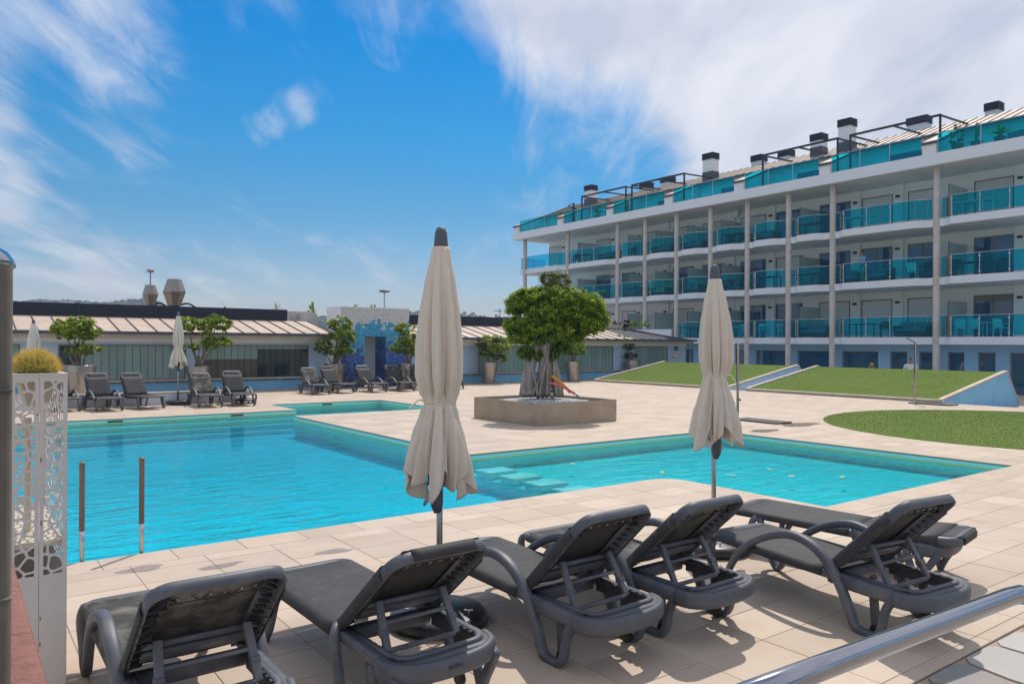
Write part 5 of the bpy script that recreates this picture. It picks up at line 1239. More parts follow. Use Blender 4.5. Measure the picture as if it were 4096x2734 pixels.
n = 3600; cen = np.array([0, 0, .035]); k = rng.integers(0, 22, n); aa = 2 * np.pi * k / 22 + rng.normal(0, .05, n); el = np.arcsin(rng.uniform(-.05, 1, n)); d = np.stack([np.cos(el) * np.cos(aa), np.cos(el) * np.sin(aa), np.sin(el)], 1)
p0 = cen + d * RC * 1.03; dd = d + rng.normal(0, .45, (n, 3)); dd /= np.linalg.norm(dd, axis=1)[:, None]; sd2 = np.cross(dd, rng.normal(size=(n, 3))); sd2 /= np.linalg.norm(sd2, axis=1)[:, None]; ln = rng.uniform(.022, .055, n)[:, None]
V = np.stack([p0 - sd2 * .0008, p0 + sd2 * .0008, p0 + dd * ln], 1).reshape(-1, 3); tag(np_mesh('spines', V, np.arange(3 * n).reshape(n, 3), 'spine', rng.random(n), cc), kind='stuff')

# concrete post with chrome dome, terracotta coping, steel handrail
pc = on_d(52, 1400, 1.9)
post = obj('concrete_post', None, None, (-1.42, 1.886, 0)); post.rotation_euler = (0, 0, R(33.2)); tag(post, 'stained concrete post with bolt holes and chrome dome at left edge', 'post')
m = MB(); m.sweep([(0, 0, -.4), (0, 0, 1.0), (0, 0, 2.105)], (.31, .31), (1, 0, 0), n=28, power=9); m.build('shaft', 'raw_concrete', post, smooth=False)
m = MB(); m.lathe([(.155, 2.106), (.162, 2.112), (.160, 2.125), (.145, 2.148), (.115, 2.166), (.06, 2.178), (.005, 2.18)], 36); m.build('dome_cap', 'chrome', post, smooth=True)
for zz in (.85, 1.15, 1.42, 1.68): 
    m = MB(); m.tube([(.10, -.1562, zz), (.10, -.150, zz)], .006, 8); m.build('bolt_hole', 'black', post)
m = MB(); m.box(-.1551, .1551, -.1555, .1555, 1.295, 1.30); m.box(-.1551, .1551, -.1555, .1555, 1.80, 1.804); m.build('formwork_joint', 'raw_concrete', post)
e = on_d(88, 2240, 3.55); ue = e.x * AU.x + e.y * AU.y; ve = e.x * BV.x + e.y * BV.y
cp = thing('terracotta_coping', ue - .035, ve, 0, 0, 'reddish terracotta wall coping running towards the camera at lower left', 'wall')
zc = e.z
m = MB(); m.box(-.36, -.01, -3.2, 0, -.1, zc - .05); m.build('wall', 'white_wall', cp)
for k in range(6):
    y1 = -k * .55; y0 = y1 - .546
    m = MB(); m.bbox(-.38, -.115, y0, y1, zc - .05, zc - .012, .006); m.build('coping_tile', 'terracotta', cp)
    m = MB(); m.sweep([(-.055, y0, zc - .012), (-.055, y1, zc - .012)], (.11, .055), (1, 0, 0), n=16, power=3); m.build('bullnose_tile', 'terracotta', cp)
hr = thing('handrail', 1.6, .83, 0, 0, 'polished steel tube handrail crossing the lower right corner', 'handrail')
m = MB(); pp = [(-.75, 0, 1.315), (-.2, 0, 1.297), (.25, 0, 1.280), (.62, 0, 1.268), (.70, 0, 1.262), (.71, 0, 1.2565), (.73, 0, 1.252), (1.2, 0, 1.237), (3.2, 0, 1.175)]; m.tube(pp, [.0235] * 4 + [.0232, .0248, .0235, .0235, .0235], 28, cap=True); m.build('tube', 'chrome', hr, smooth=True)
for x in (-.7, 2.6): m = MB(); m.tube([(x, 0, 0), (x, 0, 1.18)], .02, 16); m.build('post', 'chrome', hr, smooth=True)

# ================================================================ ROOF VENTS, LAMPS, ROOF PLANTS
def roof_vent(x, ytop, ybot, w_mid, w_top, w_bot, d, label, flue=False):
    p = on_d(x, ybot, d); zt = on_d(x, ytop, d).z; k = d / FPX; r1, r2, r3 = w_mid * k / 2, w_top * k / 2, w_bot * k / 2
    t = obj('roof_vent', None, None, p); tag(t, label, 'roof vent', 'metal roof vents'); h = zt - p.z
    t.rotation_euler = (0, 0, TH + .3)
    m = MB(); m.lathe([(r3, 0), (r1, h * .50), (r1 * 1.01, h * .505)], 8, cap=False); m.build('lower_hood', 'brushed', t)
    m = MB(); m.lathe([(r1 * 1.02, h * .506), (r1 * 1.02, h * .53), (r2, h), (r2 * .8, h)], 8); m.build('upper_hood', 'brushed', t)
    m = MB(); m.lathe([(r3 * .9, -.35), (r3 * .9, .02)], 12); m.tube(smooth_path([(r3, 0, .05), (r3 * 2, -.2, .12), (r3 * 3.2, -.3, -.08)], 4), .05, 8); m.build('base_duct', 'dark_metal', t)
    if flue: m = MB(); m.tube([(0, 0, h), (0, 0, h + .62)], .03, 8); m.lathe([(.02, h + .60), (.15, h + .62), (.15, h + .74), (.02, h + .80)], 12); m.build('flue_cap', 'brushed', t)
roof_vent(601, 1140, 1220, 60, 38, 34, 37, 'smaller six-sided metal roof vent with a flue pipe on top', True)
roof_vent(697, 1117, 1222, 86, 54, 50, 37, 'larger six-sided metal roof vent, right of the smaller one')
def lamp_post(x, ytop, d, label):
    p = on_d(x, ytop, d); t = obj('street_lamp', None, None, (p.x, p.y, 0)); tag(t, label, 'street lamp')
    m = MB(); m.tube([(0, 0, -1.9), (0, 0, p.z - .1)], .07, 8); m.build('pole', 'alu', t)
    m = MB(); m.lathe([(.08, p.z - .16), (.5, p.z - .1), (.52, p.z - .02), (.3, p.z + .08), (.05, p.z + .1)], 16); m.build('lamp_head', 'dark_metal', t)
lamp_post(1538, 1163, 70, 'slim street lamp with flat round head behind the mosaic block')
def cactus(pts, r, name, label, mt='cactus_bright', group=None):
    t = obj(name, None, None, pts[0][0]); tag(t, label, 'cactus', group)
    for i, pp in enumerate(pts):
        m = MB(); q = smooth_path([Vector(a) - Vector(pts[0][0]) for a in pp], 4); n_ = len(q); rr = [r * (1 if i == 0 else .8) * (1 - .55 * (k / n_) ** 6) for k in range(n_)]; m.tube(q, rr, 9); m.build('stem' if i == 0 else 'arm', mt, t, smooth=True)
    return t
def Cp(l, d=40): return [on_d(x, y, d) for x, y in l]
cactus([Cp([(1253, 1258), (1252, 1240), (1250, 1222), (1250, 1207)]), Cp([(1252, 1248), (1240, 1250), (1232, 1240)]), Cp([(1251, 1236), (1242, 1232), (1238, 1220)])], .075, 'roof_cactus', 'branching green cactus on the roof left of the mosaic block')
cactus([Cp([(1486, 1236), (1486, 1228), (1486, 1219)], 36)], .05, 'roof_cactus', 'left one of two short cacti on top of the mosaic block'); cactus([Cp([(1499, 1236), (1499, 1228), (1499, 1217)], 36)], .05, 'roof_cactus', 'right one of two short cacti on top of the mosaic block')
def tuft(name, x, y, d, n, ln, mt, label, spread=1.0, cat='plant', wid=.012):
    p = on_d(x, y, d); t = obj(name, None, None, p); tag(t, label, cat)
    a = rng.random(n) * 6.283; el = rng.uniform(.15, 1.35, n); l = ln * rng.uniform(.7, 1.1, n)
    dr = np.stack([np.cos(el) * np.cos(a) * spread, np.cos(el) * np.sin(a) * spread, np.sin(el)], 1); sd_ = np.stack([-np.sin(a), np.cos(a), 0 * a], 1) * wid
    mid = dr * l[:, None] * .55 + np.array([0, 0, .02]); tip = dr * l[:, None] - np.array([0, 0, 1]) * (l * .18)[:, None]; z0 = np.zeros((n, 3))
    V = np.stack([z0 - sd_ * .5, z0 + sd_ * .5, mid + sd_, tip, mid - sd_], 1).reshape(-1, 3); F = np.concatenate([np.stack([np.arange(n) * 5, np.arange(n) * 5 + 1, np.arange(n) * 5 + 2, np.arange(n) * 5 + 4], 1)]); 
    F2 = np.stack([np.arange(n) * 5 + 4, np.arange(n) * 5 + 2, np.arange(n) * 5 + 3, np.arange(n) * 5 + 3], 1)[:, :3]
    np_mesh('leaves', V, F, mt, rng.random(n), t); np_mesh('leaf_tips', V.copy(), F2, mt, rng.random(n), t); return t
tuft('agave', 1421, 1234, 36, 26, .35, 'leaf_dark', 'small spiky plant on top of the mosaic block'); tuft('agave', 1250, 1262, 41, 60, .5, 'leaf_dark', 'low plants around the branching roof cactus'); tuft('palm_top', 1105, 1240, 60, 40, 1.0, 'leaf_dry', 'distant palm tips showing over the pavilion roof', 1.2)
# planting box on the pavilion roof by the apartment block
pb = thing('roof_planter', 31.6, FV + 3.2, 3.0, 0, 'long stone planting box on the right pavilion roof', 'planter box')
for k in range(3): m = MB(); m.bbox(-2.2 + k * 1.45, -2.2 + k * 1.45 + 1.42, -.25, .25, 0, .26, .01); m.build('trough', 'sand_stone', pb)
def shrub(name, x, y, d, rx, ry, n, mt, label, size=.05):
    p = on_d(x, y, d); t = obj(name, None, None, p); tag(t, label, 'plant', None); k = d / FPX
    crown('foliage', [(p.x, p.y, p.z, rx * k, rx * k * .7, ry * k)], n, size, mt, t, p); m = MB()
    for _ in range(5): limb(m, [(random.gauss(0, .05), 0, -ry * k * .8), (random.gauss(0, rx * k * .3), 0, 0), (random.gauss(0, rx * k * .5), 0, ry * k * .6)], .02, .008, 5, 2)
    m.build('stem', 'bark', t)
shrub('purple_succulent', 2497, 1293, 46.5, 26, 13, 380, 'purple_leaf', 'dark purple succulents in the pavilion roof box', .08); shrub('grey_succulent', 2468, 1292, 46.5, 14, 11, 160, 'leaf_dry', 'grey-green succulent at the left end of the roof box', .07)
shrub('roof_shrub', 2541, 1296, 46.5, 24, 11, 420, 'leaf', 'low round green shrub in the roof box', .05); shrub('roof_shrub', 2592, 1301, 46.5, 13, 7, 160, 'leaf', 'small green shrub at the right end of the roof box', .05)
cactus([Cp([(2566, 1304), (2566, 1290), (2566, 1277)], 46.5), Cp([(2572, 1303), (2579, 1292), (2579, 1280)], 46.5), Cp([(2562, 1304), (2559, 1296), (2559, 1290)], 46.5)], .07, 'roof_cactus', 'columnar cactus in the roof box by the apartment block')

# ================================================================ BALCONY AND TERRACE FURNITURE
def chair(mt):
    t = bpy.data.objects.new('balcony_chair', None); COL.objects.link(t)
    m = MB(); m.bbox(-.24, .24, -.23, .23, .41, .45, .01); m.build('seat', mt, t)
    m = MB(); m.obox((-.23, 0, .68), Vector((.018, 0, -.004)), Vector((0, .23, 0)), Vector((-.05, 0, .2))); m.build('backrest', mt, t)
    for sx in (-1, 1):
        for sy in (-1, 1): m = MB(); m.bar((sx * .22 + (-.03 if sx < 0 else .01), sy * .21, 0), (sx * .20, sy * .20, .41), .035); m.build('leg', mt, t)
    for sy in (-1, 1): m = MB(); m.bar((-.25, sy * .25, .64), (.2, sy * .25, .63), .04, .03); m.bar((.19, sy * .24, .45), (.19, sy * .25, .63), .03); m.build('armrest', mt, t)
    return t
def table(mt, w=.8, l=1.5):
    t = bpy.data.objects.new('balcony_table', None); COL.objects.link(t)
    m = MB(); m.bbox(-w / 2, w / 2, -l / 2, l / 2, .70, .74, .008); m.build('table_top', mt, t)
    for sx in (-1, 1):
        for sy in (-1, 1): m = MB(); m.bar((sx * (w / 2 - .06), sy * (l / 2 - .06), 0), (sx * (w / 2 - .06), sy * (l / 2 - .06), .70), .05); m.build('leg', mt, t)
    return t
def sofa(mt):
    t = bpy.data.objects.new('balcony_sofa', None); COL.objects.link(t)
    m = MB(); m.box(-.4, .4, -.9, .9, .05, .32); m.build('sofa_base', 'furn_dark', t)
    m = MB(); m.bbox(-.36, .42, -.78, -.01, .322, .45, .03); m.build('cushion', mt, t); m = MB(); m.bbox(-.36, .42, .01, .78, .322, .45, .03); m.build('cushion', mt, t)
    m = MB(); m.box(-.45, -.3, -.9, .9, .322, .80); m.build('backrest', mt, t)
    for sy in (-1, 1): m = MB(); m.box(-.3, .42, sy * .86 - .07, sy * .86 + .07, .322, .62); m.build('arm', 'furn_dark', t)
    return t
PRO = {('c', 'd'): lambda: chair('furn_dark'), ('c', 'w'): lambda: chair('furn_white'), ('t', 'd'): lambda: table('furn_dark'), ('t', 'w'): lambda: table('furn_white'), ('s', 'd'): lambda: sofa('cushion'), ('s', 'g'): lambda: sofa('cushion_green')}
made = {}
NM = {'c': 'chair', 't': 'table', 's': 'sofa'}; CN = {'d': 'dark', 'w': 'white', 'g': 'olive green'}; FN = {1: 'first', 2: 'second', 3: 'third'}
BAYN = ['the leftmost balcony bay', 'the second bay from the left', 'the third bay from the left', 'the fourth bay from the left', 'the fifth bay from the left', 'the sixth bay from the left', 'the seventh bay from the left', 'the bay just left of the widest one', 'the wide bay with four windows', 'the rightmost balcony bay']
cnt = {}
def furn(kind, col, fl, px, du, rz):
    z = (Z1, Z2, Z3)[fl - 1]; u = UF + .55 + du; v = on_u(px, 1200, u)[0]
    if (kind, col) not in made: made[(kind, col)] = PRO[(kind, col)](); o = made[(kind, col)]
    else: o = copy_tree(made[(kind, col)])
    place(o, u, v, z + .004, R(rz)); bay = sum(1 for c in COLV if c > v) - 1
    key = (kind, col, fl, bay); cnt.setdefault(key, []).append(o)
    tag(o, None, NM[kind], 'balcony furniture')
for a in (('t', 'd', 3, 2330, .5, 0), ('c', 'd', 3, 2300, .4, 90), ('s', 'd', 3, 2440, .8, 180), ('c', 'd', 3, 2530, .6, 200), ('s', 'd', 3, 2660, .8, 180), ('s', 'd', 3, 2780, .8, 180), ('t', 'd', 3, 2935, .5, 0), ('c', 'd', 3, 2960, 1.2, 180), ('c', 'd', 3, 2920, 1.2, 200), ('s', 'd', 3, 3060, .9, 180), ('t', 'w', 3, 3440, .4, 0), ('t', 'w', 3, 3880, .4, 0), ('t', 'w', 3, 3920, .6, 0), ('t', 'd', 3, 3250, .5, 0),
          ('s', 'g', 2, 2380, .8, 180), ('t', 'd', 2, 2530, .6, 0), ('c', 'd', 2, 2515, 1.2, 180), ('c', 'd', 2, 2560, 1.2, 160), ('s', 'g', 2, 2640, .9, 180), ('s', 'd', 2, 2770, .8, 180), ('t', 'd', 2, 2935, .6, 0), ('c', 'd', 2, 2915, 1.1, 180), ('c', 'd', 2, 2960, 1.1, 170), ('t', 'd', 2, 3070, .4, 0), ('t', 'd', 2, 3220, .5, 0), ('s', 'd', 2, 3395, .8, 180), ('s', 'd', 2, 3500, .8, 180), ('c', 'w', 2, 3650, .5, 10), ('c', 'd', 2, 3715, .6, 30), ('t', 'd', 2, 3690, 1.2, 0), ('t', 'd', 2, 3870, .9, 0), ('c', 'd', 2, 3830, .5, 20), ('c', 'd', 2, 3960, .5, -10), ('c', 'd', 2, 4000, .9, 180),
          ('t', 'd', 1, 2745, 1.0, 0), ('c', 'w', 1, 2915, .4, 10), ('t', 'w', 1, 2950, .7, 0), ('c', 'w', 1, 2975, .5, 200), ('c', 'w', 1, 3040, .5, 70), ('t', 'w', 1, 3090, .5, 0), ('c', 'w', 1, 3130, .6, 250), ('s', 'd', 1, 3270, .9, 180), ('t', 'd', 1, 3460, .7, 0), ('c', 'd', 1, 3540, .6, 200), ('s', 'd', 1, 3660, .8, 180), ('c', 'w', 1, 3845, .3, 10), ('c', 'w', 1, 3905, .3, 0), ('t', 'w', 1, 3900, 1.0, 0), ('c', 'w', 1, 4005, .4, 240), ('c', 'w', 1, 4080, .6, 100)): furn(*a)
for (k, c, fl, bay), os_ in cnt.items():
    for i, o in enumerate(os_):
        which = '' if len(os_) == 1 else (' left' if i == 0 else ' right' if i == len(os_) - 1 else ' middle' if len(os_) == 3 else (' second', ' third', ' fourth', ' fifth')[i - 1])
        o['label'] = f'{which.strip()} {CN[c]} {NM[k]} on the {FN[fl]}-floor balcony in {BAYN[max(0, min(9, bay))]}'.strip()
# rooftop terrace things
def tpot(px, label, kind, du=.6, s_=1.0):
    v = on_u(px, 600, UF + du)[0]; w = W(UF + du, v, ZR1 - .098); t = obj('terrace_pot', None, None, w); tag(t, label + ' pot', 'plant pot', 'terrace plant pots')
    m = MB(); m.lathe([(.16 * s_, 0), (.25 * s_, .36 * s_), (.27 * s_, .36 * s_), (.27 * s_, .42 * s_), (.22 * s_, .42 * s_), (.2 * s_, .36 * s_), (.01, .36 * s_)], 20); m.build('pot', 'terracotta_pot', t)
    c = w + Vector((0, 0, .38 * s_))
    if kind == 'palm':
        k = obj('cycad', None, None, c); tag(k, label, 'plant'); m = MB(); m.lathe([(.10, 0), (.12, .12), (.06, .2)], 10); m.build('trunk', 'bark', k)
        n = 34; m = MB()
        for i in range(n):
            a = random.random() * 6.283; e_ = random.uniform(.2, 1.3); l = random.uniform(.5, .8); pts = [Vector((0, 0, .15)) + Vector((math.cos(a) * math.cos(e_), math.sin(a) * math.cos(e_), math.sin(e_))) * l * q - Vector((0, 0, .35 * l * q * q)) for q in (0, .3, .6, .85, 1)]
            sdv = Vector((-math.sin(a), math.cos(a), 0)); m.cur = random.random()
            m.grid([[p - sdv * w_, p + Vector((0, 0, .01)), p + sdv * w_] for p, w_ in zip(pts, (.02, .06, .07, .05, .01))])
        m.build('fronds', 'leaf_dark', k)
    elif kind == 'cactus': cactus([[c, c + Vector((.0, 0, .4)), c + Vector((0.02, 0, .95))], [c + Vector((0, 0, .3)), c + Vector((.12, .05, .4)), c + Vector((.12, .05, .65))]], .07, 'terrace_cactus', label, 'cactus_green')
    else:
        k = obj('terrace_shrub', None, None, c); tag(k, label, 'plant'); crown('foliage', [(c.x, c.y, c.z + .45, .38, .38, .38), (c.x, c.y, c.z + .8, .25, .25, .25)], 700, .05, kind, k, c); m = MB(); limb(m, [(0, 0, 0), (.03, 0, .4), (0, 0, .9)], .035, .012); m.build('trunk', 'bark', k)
tpot(4000, 'palm-like cycad on the roof terrace at far right', 'palm'); tpot(3905, 'tall cactus on the roof terrace left of the cycad', 'cactus'); tpot(3830, 'yellowish feathery shrub on the right roof terrace', 'leaf_dry', .6, 1.1)
tpot(2512, 'rounded shrub behind the third roof glass from left', 'leaf'); tpot(2392, 'thin shrub in a pale pot near the left roof end', 'leaf_dry')
def shell_chair(px, label):
    v = on_u(px, 780, UF + .8)[0]; t = obj('shell_chair', None, None, W(UF + .8, v, ZR1 - .098)); tag(t, label, 'chair', 'white wire terrace chairs'); t.rotation_euler = (0, 0, TH + R(200))
    m = MB()
    for i in range(15): a = math.pi * (i / 14 - .5) * 1.15; m.tube(smooth_path([(.12, .12 * math.sin(a), .38), (-.12, .30 * math.sin(a), .42 + .1 * math.cos(a)), (-.35 - .05 * math.cos(a), .48 * math.sin(a), .55 + .45 * math.cos(a))], 3), .014, 5)
    ring = [(-.35 - .05 * math.cos(a), .48 * math.sin(a), .55 + .45 * math.cos(a)) for a in np.linspace(-1.8, 1.8, 24)]; m.tube(ring, .02, 6); m.build('shell', 'furn_white', t)
    for a in range(3): m = MB(); m.bar((.1 * math.cos(a * 2.1), .1 * math.sin(a * 2.1), .4), (.3 * math.cos(a * 2.1), .3 * math.sin(a * 2.1), 0), .03); m.build('leg', 'furn_white', t)
shell_chair(2745, 'left white wire shell chair on the roof terrace'); shell_chair(2825, 'right white wire shell chair on the roof terrace, by the blue seat')
v_ = on_u(2852, 780, UF + 1.2)[0]; t = thing('pouffe', UF + 1.2, v_, ZR1 - .098, 0, 'blue low seat beside the right shell chair on the roof', 'seat')
m = MB(); m.bbox(-.3, .3, -.3, .3, .15, .42, .05); m.build('cushion', 'shirt_blue', t); m = MB(); m.box(-.28, .28, -.28, .28, 0, .148); m.build('plinth', 'furn_white', t)
# round wall dish on the third floor
v_ = on_u(2942, 850, UW - .3)[0]; t = thing('satellite_dish', UW - .3, v_, on_u(2942, 853, UW - .3)[2], 0, 'round pale satellite dish under the third-floor ceiling', 'dish')
m = MB(); m.lathe([(.30, .05), (.31, .06), (.2, .02), (.01, 0)], 20, cap=False); o = m.build('bowl', 'white_wall', t, smooth=True); o.rotation_euler = (0, R(-90), 0); m = MB(); m.bar((.05, 0, 0), (.3, 0, .0), .05); m.build('bracket', 'furn_dark', t)

# ================================================================ PEOPLE
def person(loc, rz, label, h, shirt, bottom, hair, arms, longhair=False, glasses=False):
    t = obj('person', None, None, loc); t.rotation_euler = (0, 0, rz); tag(t, label, 'person'); s = h / 1.75
    def skin(name, verts, edges, rad, mt, root):
        me = bpy.data.meshes.new(name); me.from_pydata([Vector(v) * s for v in verts], edges, []); o = obj(name, me, t); me.materials.append(M[mt])
        md = o.modifiers.new('skin', 'SKIN'); me.skin_vertices[0].data
        for i, r_ in enumerate(rad): d = me.skin_vertices[0].data[i]; d.radius = (r_[0] * s, r_[1] * s) if isinstance(r_, tuple) else (r_ * s, r_ * s); d.use_root = (i == root)
        sb = o.modifiers.new('sub', 'SUBSURF'); sb.levels = 1; sb.render_levels = 2; return o
    # x forward, y left
    V = [(0, 0, .95), (0, 0, 1.12), (0, 0, 1.32), (0, 0, 1.44), (.01, 0, 1.50), (.03, 0, 1.58), (.03, 0, 1.69)]
    Rd = [(.14, .10), (.13, .09), (.16, .10), (.10, .07), .05, (.075, .09), (.065, .08)]; E_ = [(0, 1), (1, 2), (2, 3), (3, 4), (4, 5), (5, 6)]
    for sy in (-1, 1):
        b = len(V); V += [(0, sy * .10, .86), (.02, sy * .11, .50), (-.01, sy * .11, .09), (.12, sy * .125, .035)]; Rd += [.085, .058, .04, .033]; E_ += [(0, b), (b, b + 1), (b + 1, b + 2), (b + 2, b + 3)]
    for sy, (el, wr, hd) in zip((-1, 1), arms):
        b = len(V); V += [(0, sy * .20, 1.39), el, wr, hd]; Rd += [.055, .043, .03, .032]; E_ += [(2, b), (b, b + 1), (b + 1, b + 2), (b + 2, b + 3)]
        for k in range(4):
            c = len(V); d = Vector(hd) + Vector((.035 + .008 * (k in (1, 2)), (k - 1.5) * .017, -.01)); V += [tuple(d), tuple(d + Vector((.025, 0, -.02)))]; Rd += [.010, .008]; E_ += [(b + 3, c), (c, c + 1)]
        c = len(V); d = Vector(hd) + Vector((.01, -sy * .04, .01)); V += [tuple(d)]; Rd += [.011]; E_ += [(b + 3, c)]
    c = len(V); V += [(.115, 0, 1.60)]; Rd += [.014]; E_ += [(5, c)]
    skin('body', V, E_, Rd, 'skin', 0)
    Vs = [(0, 0, .93), (0, 0, 1.12), (0, 0, 1.33), (0, 0, 1.43)]; Rs = [(.165, .125), (.155, .115), (.185, .12), (.10, .08)]; Es = [(0, 1), (1, 2), (2, 3)]
    for sy, (el, wr, hd) in zip((-1, 1), arms): b = len(Vs); Vs += [(0, sy * .205, 1.385), tuple(Vector((0, sy * .205, 1.385)).lerp(Vector(el), .8))]; Rs += [.075, .072]; Es += [(2, b), (b, b + 1)]
    skin('shirt', Vs, Es, Rs, shirt, 0)
    Vb = [(0, 0, .95)]; Rb = [(.16, .12)]; Eb = []
    for sy in (-1, 1): b = len(Vb); Vb += [(0, sy * .10, .84), (.015, sy * .11, .56)]; Rb += [.105, .092]; Eb += [(0, b), (b, b + 1)]
    skin('shorts', Vb, Eb, Rb, bottom, 0)
    m = MB(); rows = []
    for i in range(9):
        el = i / 8 * math.pi / 2; rows.append([((.022 + (.088 * math.cos(el) * math.cos(a)) * (1 if math.cos(a) < .2 else .72)) * s, .080 * math.cos(el) * math.sin(a) * s, (1.655 + .10 * math.sin(el)) * s) for a in np.linspace(0, 2 * math.pi, 25)])
    m.grid(rows)
    if longhair:
        for k in range(14): a = math.pi * (.45 + 1.1 * k / 13); m.tube(smooth_path([(Vector((.02 + .08 * math.cos(a), .08 * math.sin(a), 1.68)) * s), (Vector((.01 + .10 * math.cos(a), .105 * math.sin(a), 1.56)) * s), (Vector((.0 + .10 * math.cos(a), .10 * math.sin(a), 1.40)) * s)], 3), .018, 6)
    m.build('hair', hair, t, smooth=True)
    m = MB()
    for sy in (-1, 1): m.lathe([(.001, -.012), (.012, 0), (.001, .012)], 8, (.108 * s, sy * .032 * s, 1.635 * s))
    if glasses: m.bar((.112 * s, -.07 * s, 1.637 * s), (.112 * s, .07 * s, 1.637 * s), .01, .03)
    m.bar((.098 * s, -.025 * s, 1.555 * s), (.098 * s, .025 * s, 1.555 * s), .006, .008); m.build('face_features', 'hair_grey', t)
    m = MB()
    for sy in (-1, 1): m.lathe([(.004, -.03), (.012, -.015), (.014, .015), (.004, .03)], 8, (.02 * s, sy * .088 * s, 1.62 * s))
    m.build('ears', 'skin', t, smooth=True); return t
v_ = on_u(3449, 1100, 40.3)[0]
person(W(40.3, v_, Z2), TH + R(150), 'man in a light blue polo shirt and pale shorts behind balcony glass', 1.74, 'shirt_blue', 'shorts', 'hair_grey', (((.10, -.25, 1.14), (.30, -.10, 1.10), (.37, -.05, 1.11)), ((.08, .25, 1.14), (.30, .12, 1.08), (.37, .08, 1.08))), glasses=True)
q = on_d(3642, 1430, 35.0)
pz_ = person((q.x, q.y, PATIO), TH + R(195), 'man in a white shirt looking down, standing behind the turf mound', 1.74, 'shirt_white', 'shorts', 'hair_grey', (((.04, -.27, 1.13), (.24, -.10, 1.05), (.31, -.06, 1.06)), ((.04, .27, 1.13), (.22, .12, 1.05), (.29, .08, 1.06))))
q = on_d(3487, 1460, 34.4)
person((q.x, q.y, PATIO), TH + R(230), 'blonde person whose head shows over the turf mound', 1.50, 'dress', 'dress', 'hair_blond', (((.02, -.26, 1.12), (.05, -.27, .88), (.08, -.26, .80)), ((.02, .26, 1.12), (.05, .27, .88), (.08, .26, .80))), longhair=True)
# slim statue on the roof terrace
v_ = on_u(2294, 850, UF + .9)[0]; st = thing('statue', UF + .9, v_, ZR1 - .098, R(90), 'thin black figure sculpture with raised arms on the roof terrace', 'statue')
m = MB(); 
for pts, r0, r1 in (([(0, .06, 0), (0, .06, .55), (0, .02, 1.0)], .05, .09), ([(0, -.06, 0), (0, -.06, .55), (0, -.02, 1.0)], .05, .09), ([(0, 0, 1.0), (0, 0, 1.25), (0, 0, 1.5)], .10, .12), ([(0, 0, 1.5), (0, 0, 1.66)], .05, .05), ([(0, .13, 1.48), (0, .5, 1.52), (0, .25, 1.80)], .05, .035), ([(0, -.13, 1.48), (0, -.40, 1.30), (0, -.18, 1.10)], .05, .035)): limb(m, pts, r0, r1, 8)
m.build('figure', 'black', st, smooth=True)
m = MB(); m.lathe([(.01, 1.62), (.085, 1.68), (.095, 1.76), (.07, 1.84), (.01, 1.88)], 12); m.build('head', 'black', st, smooth=True)

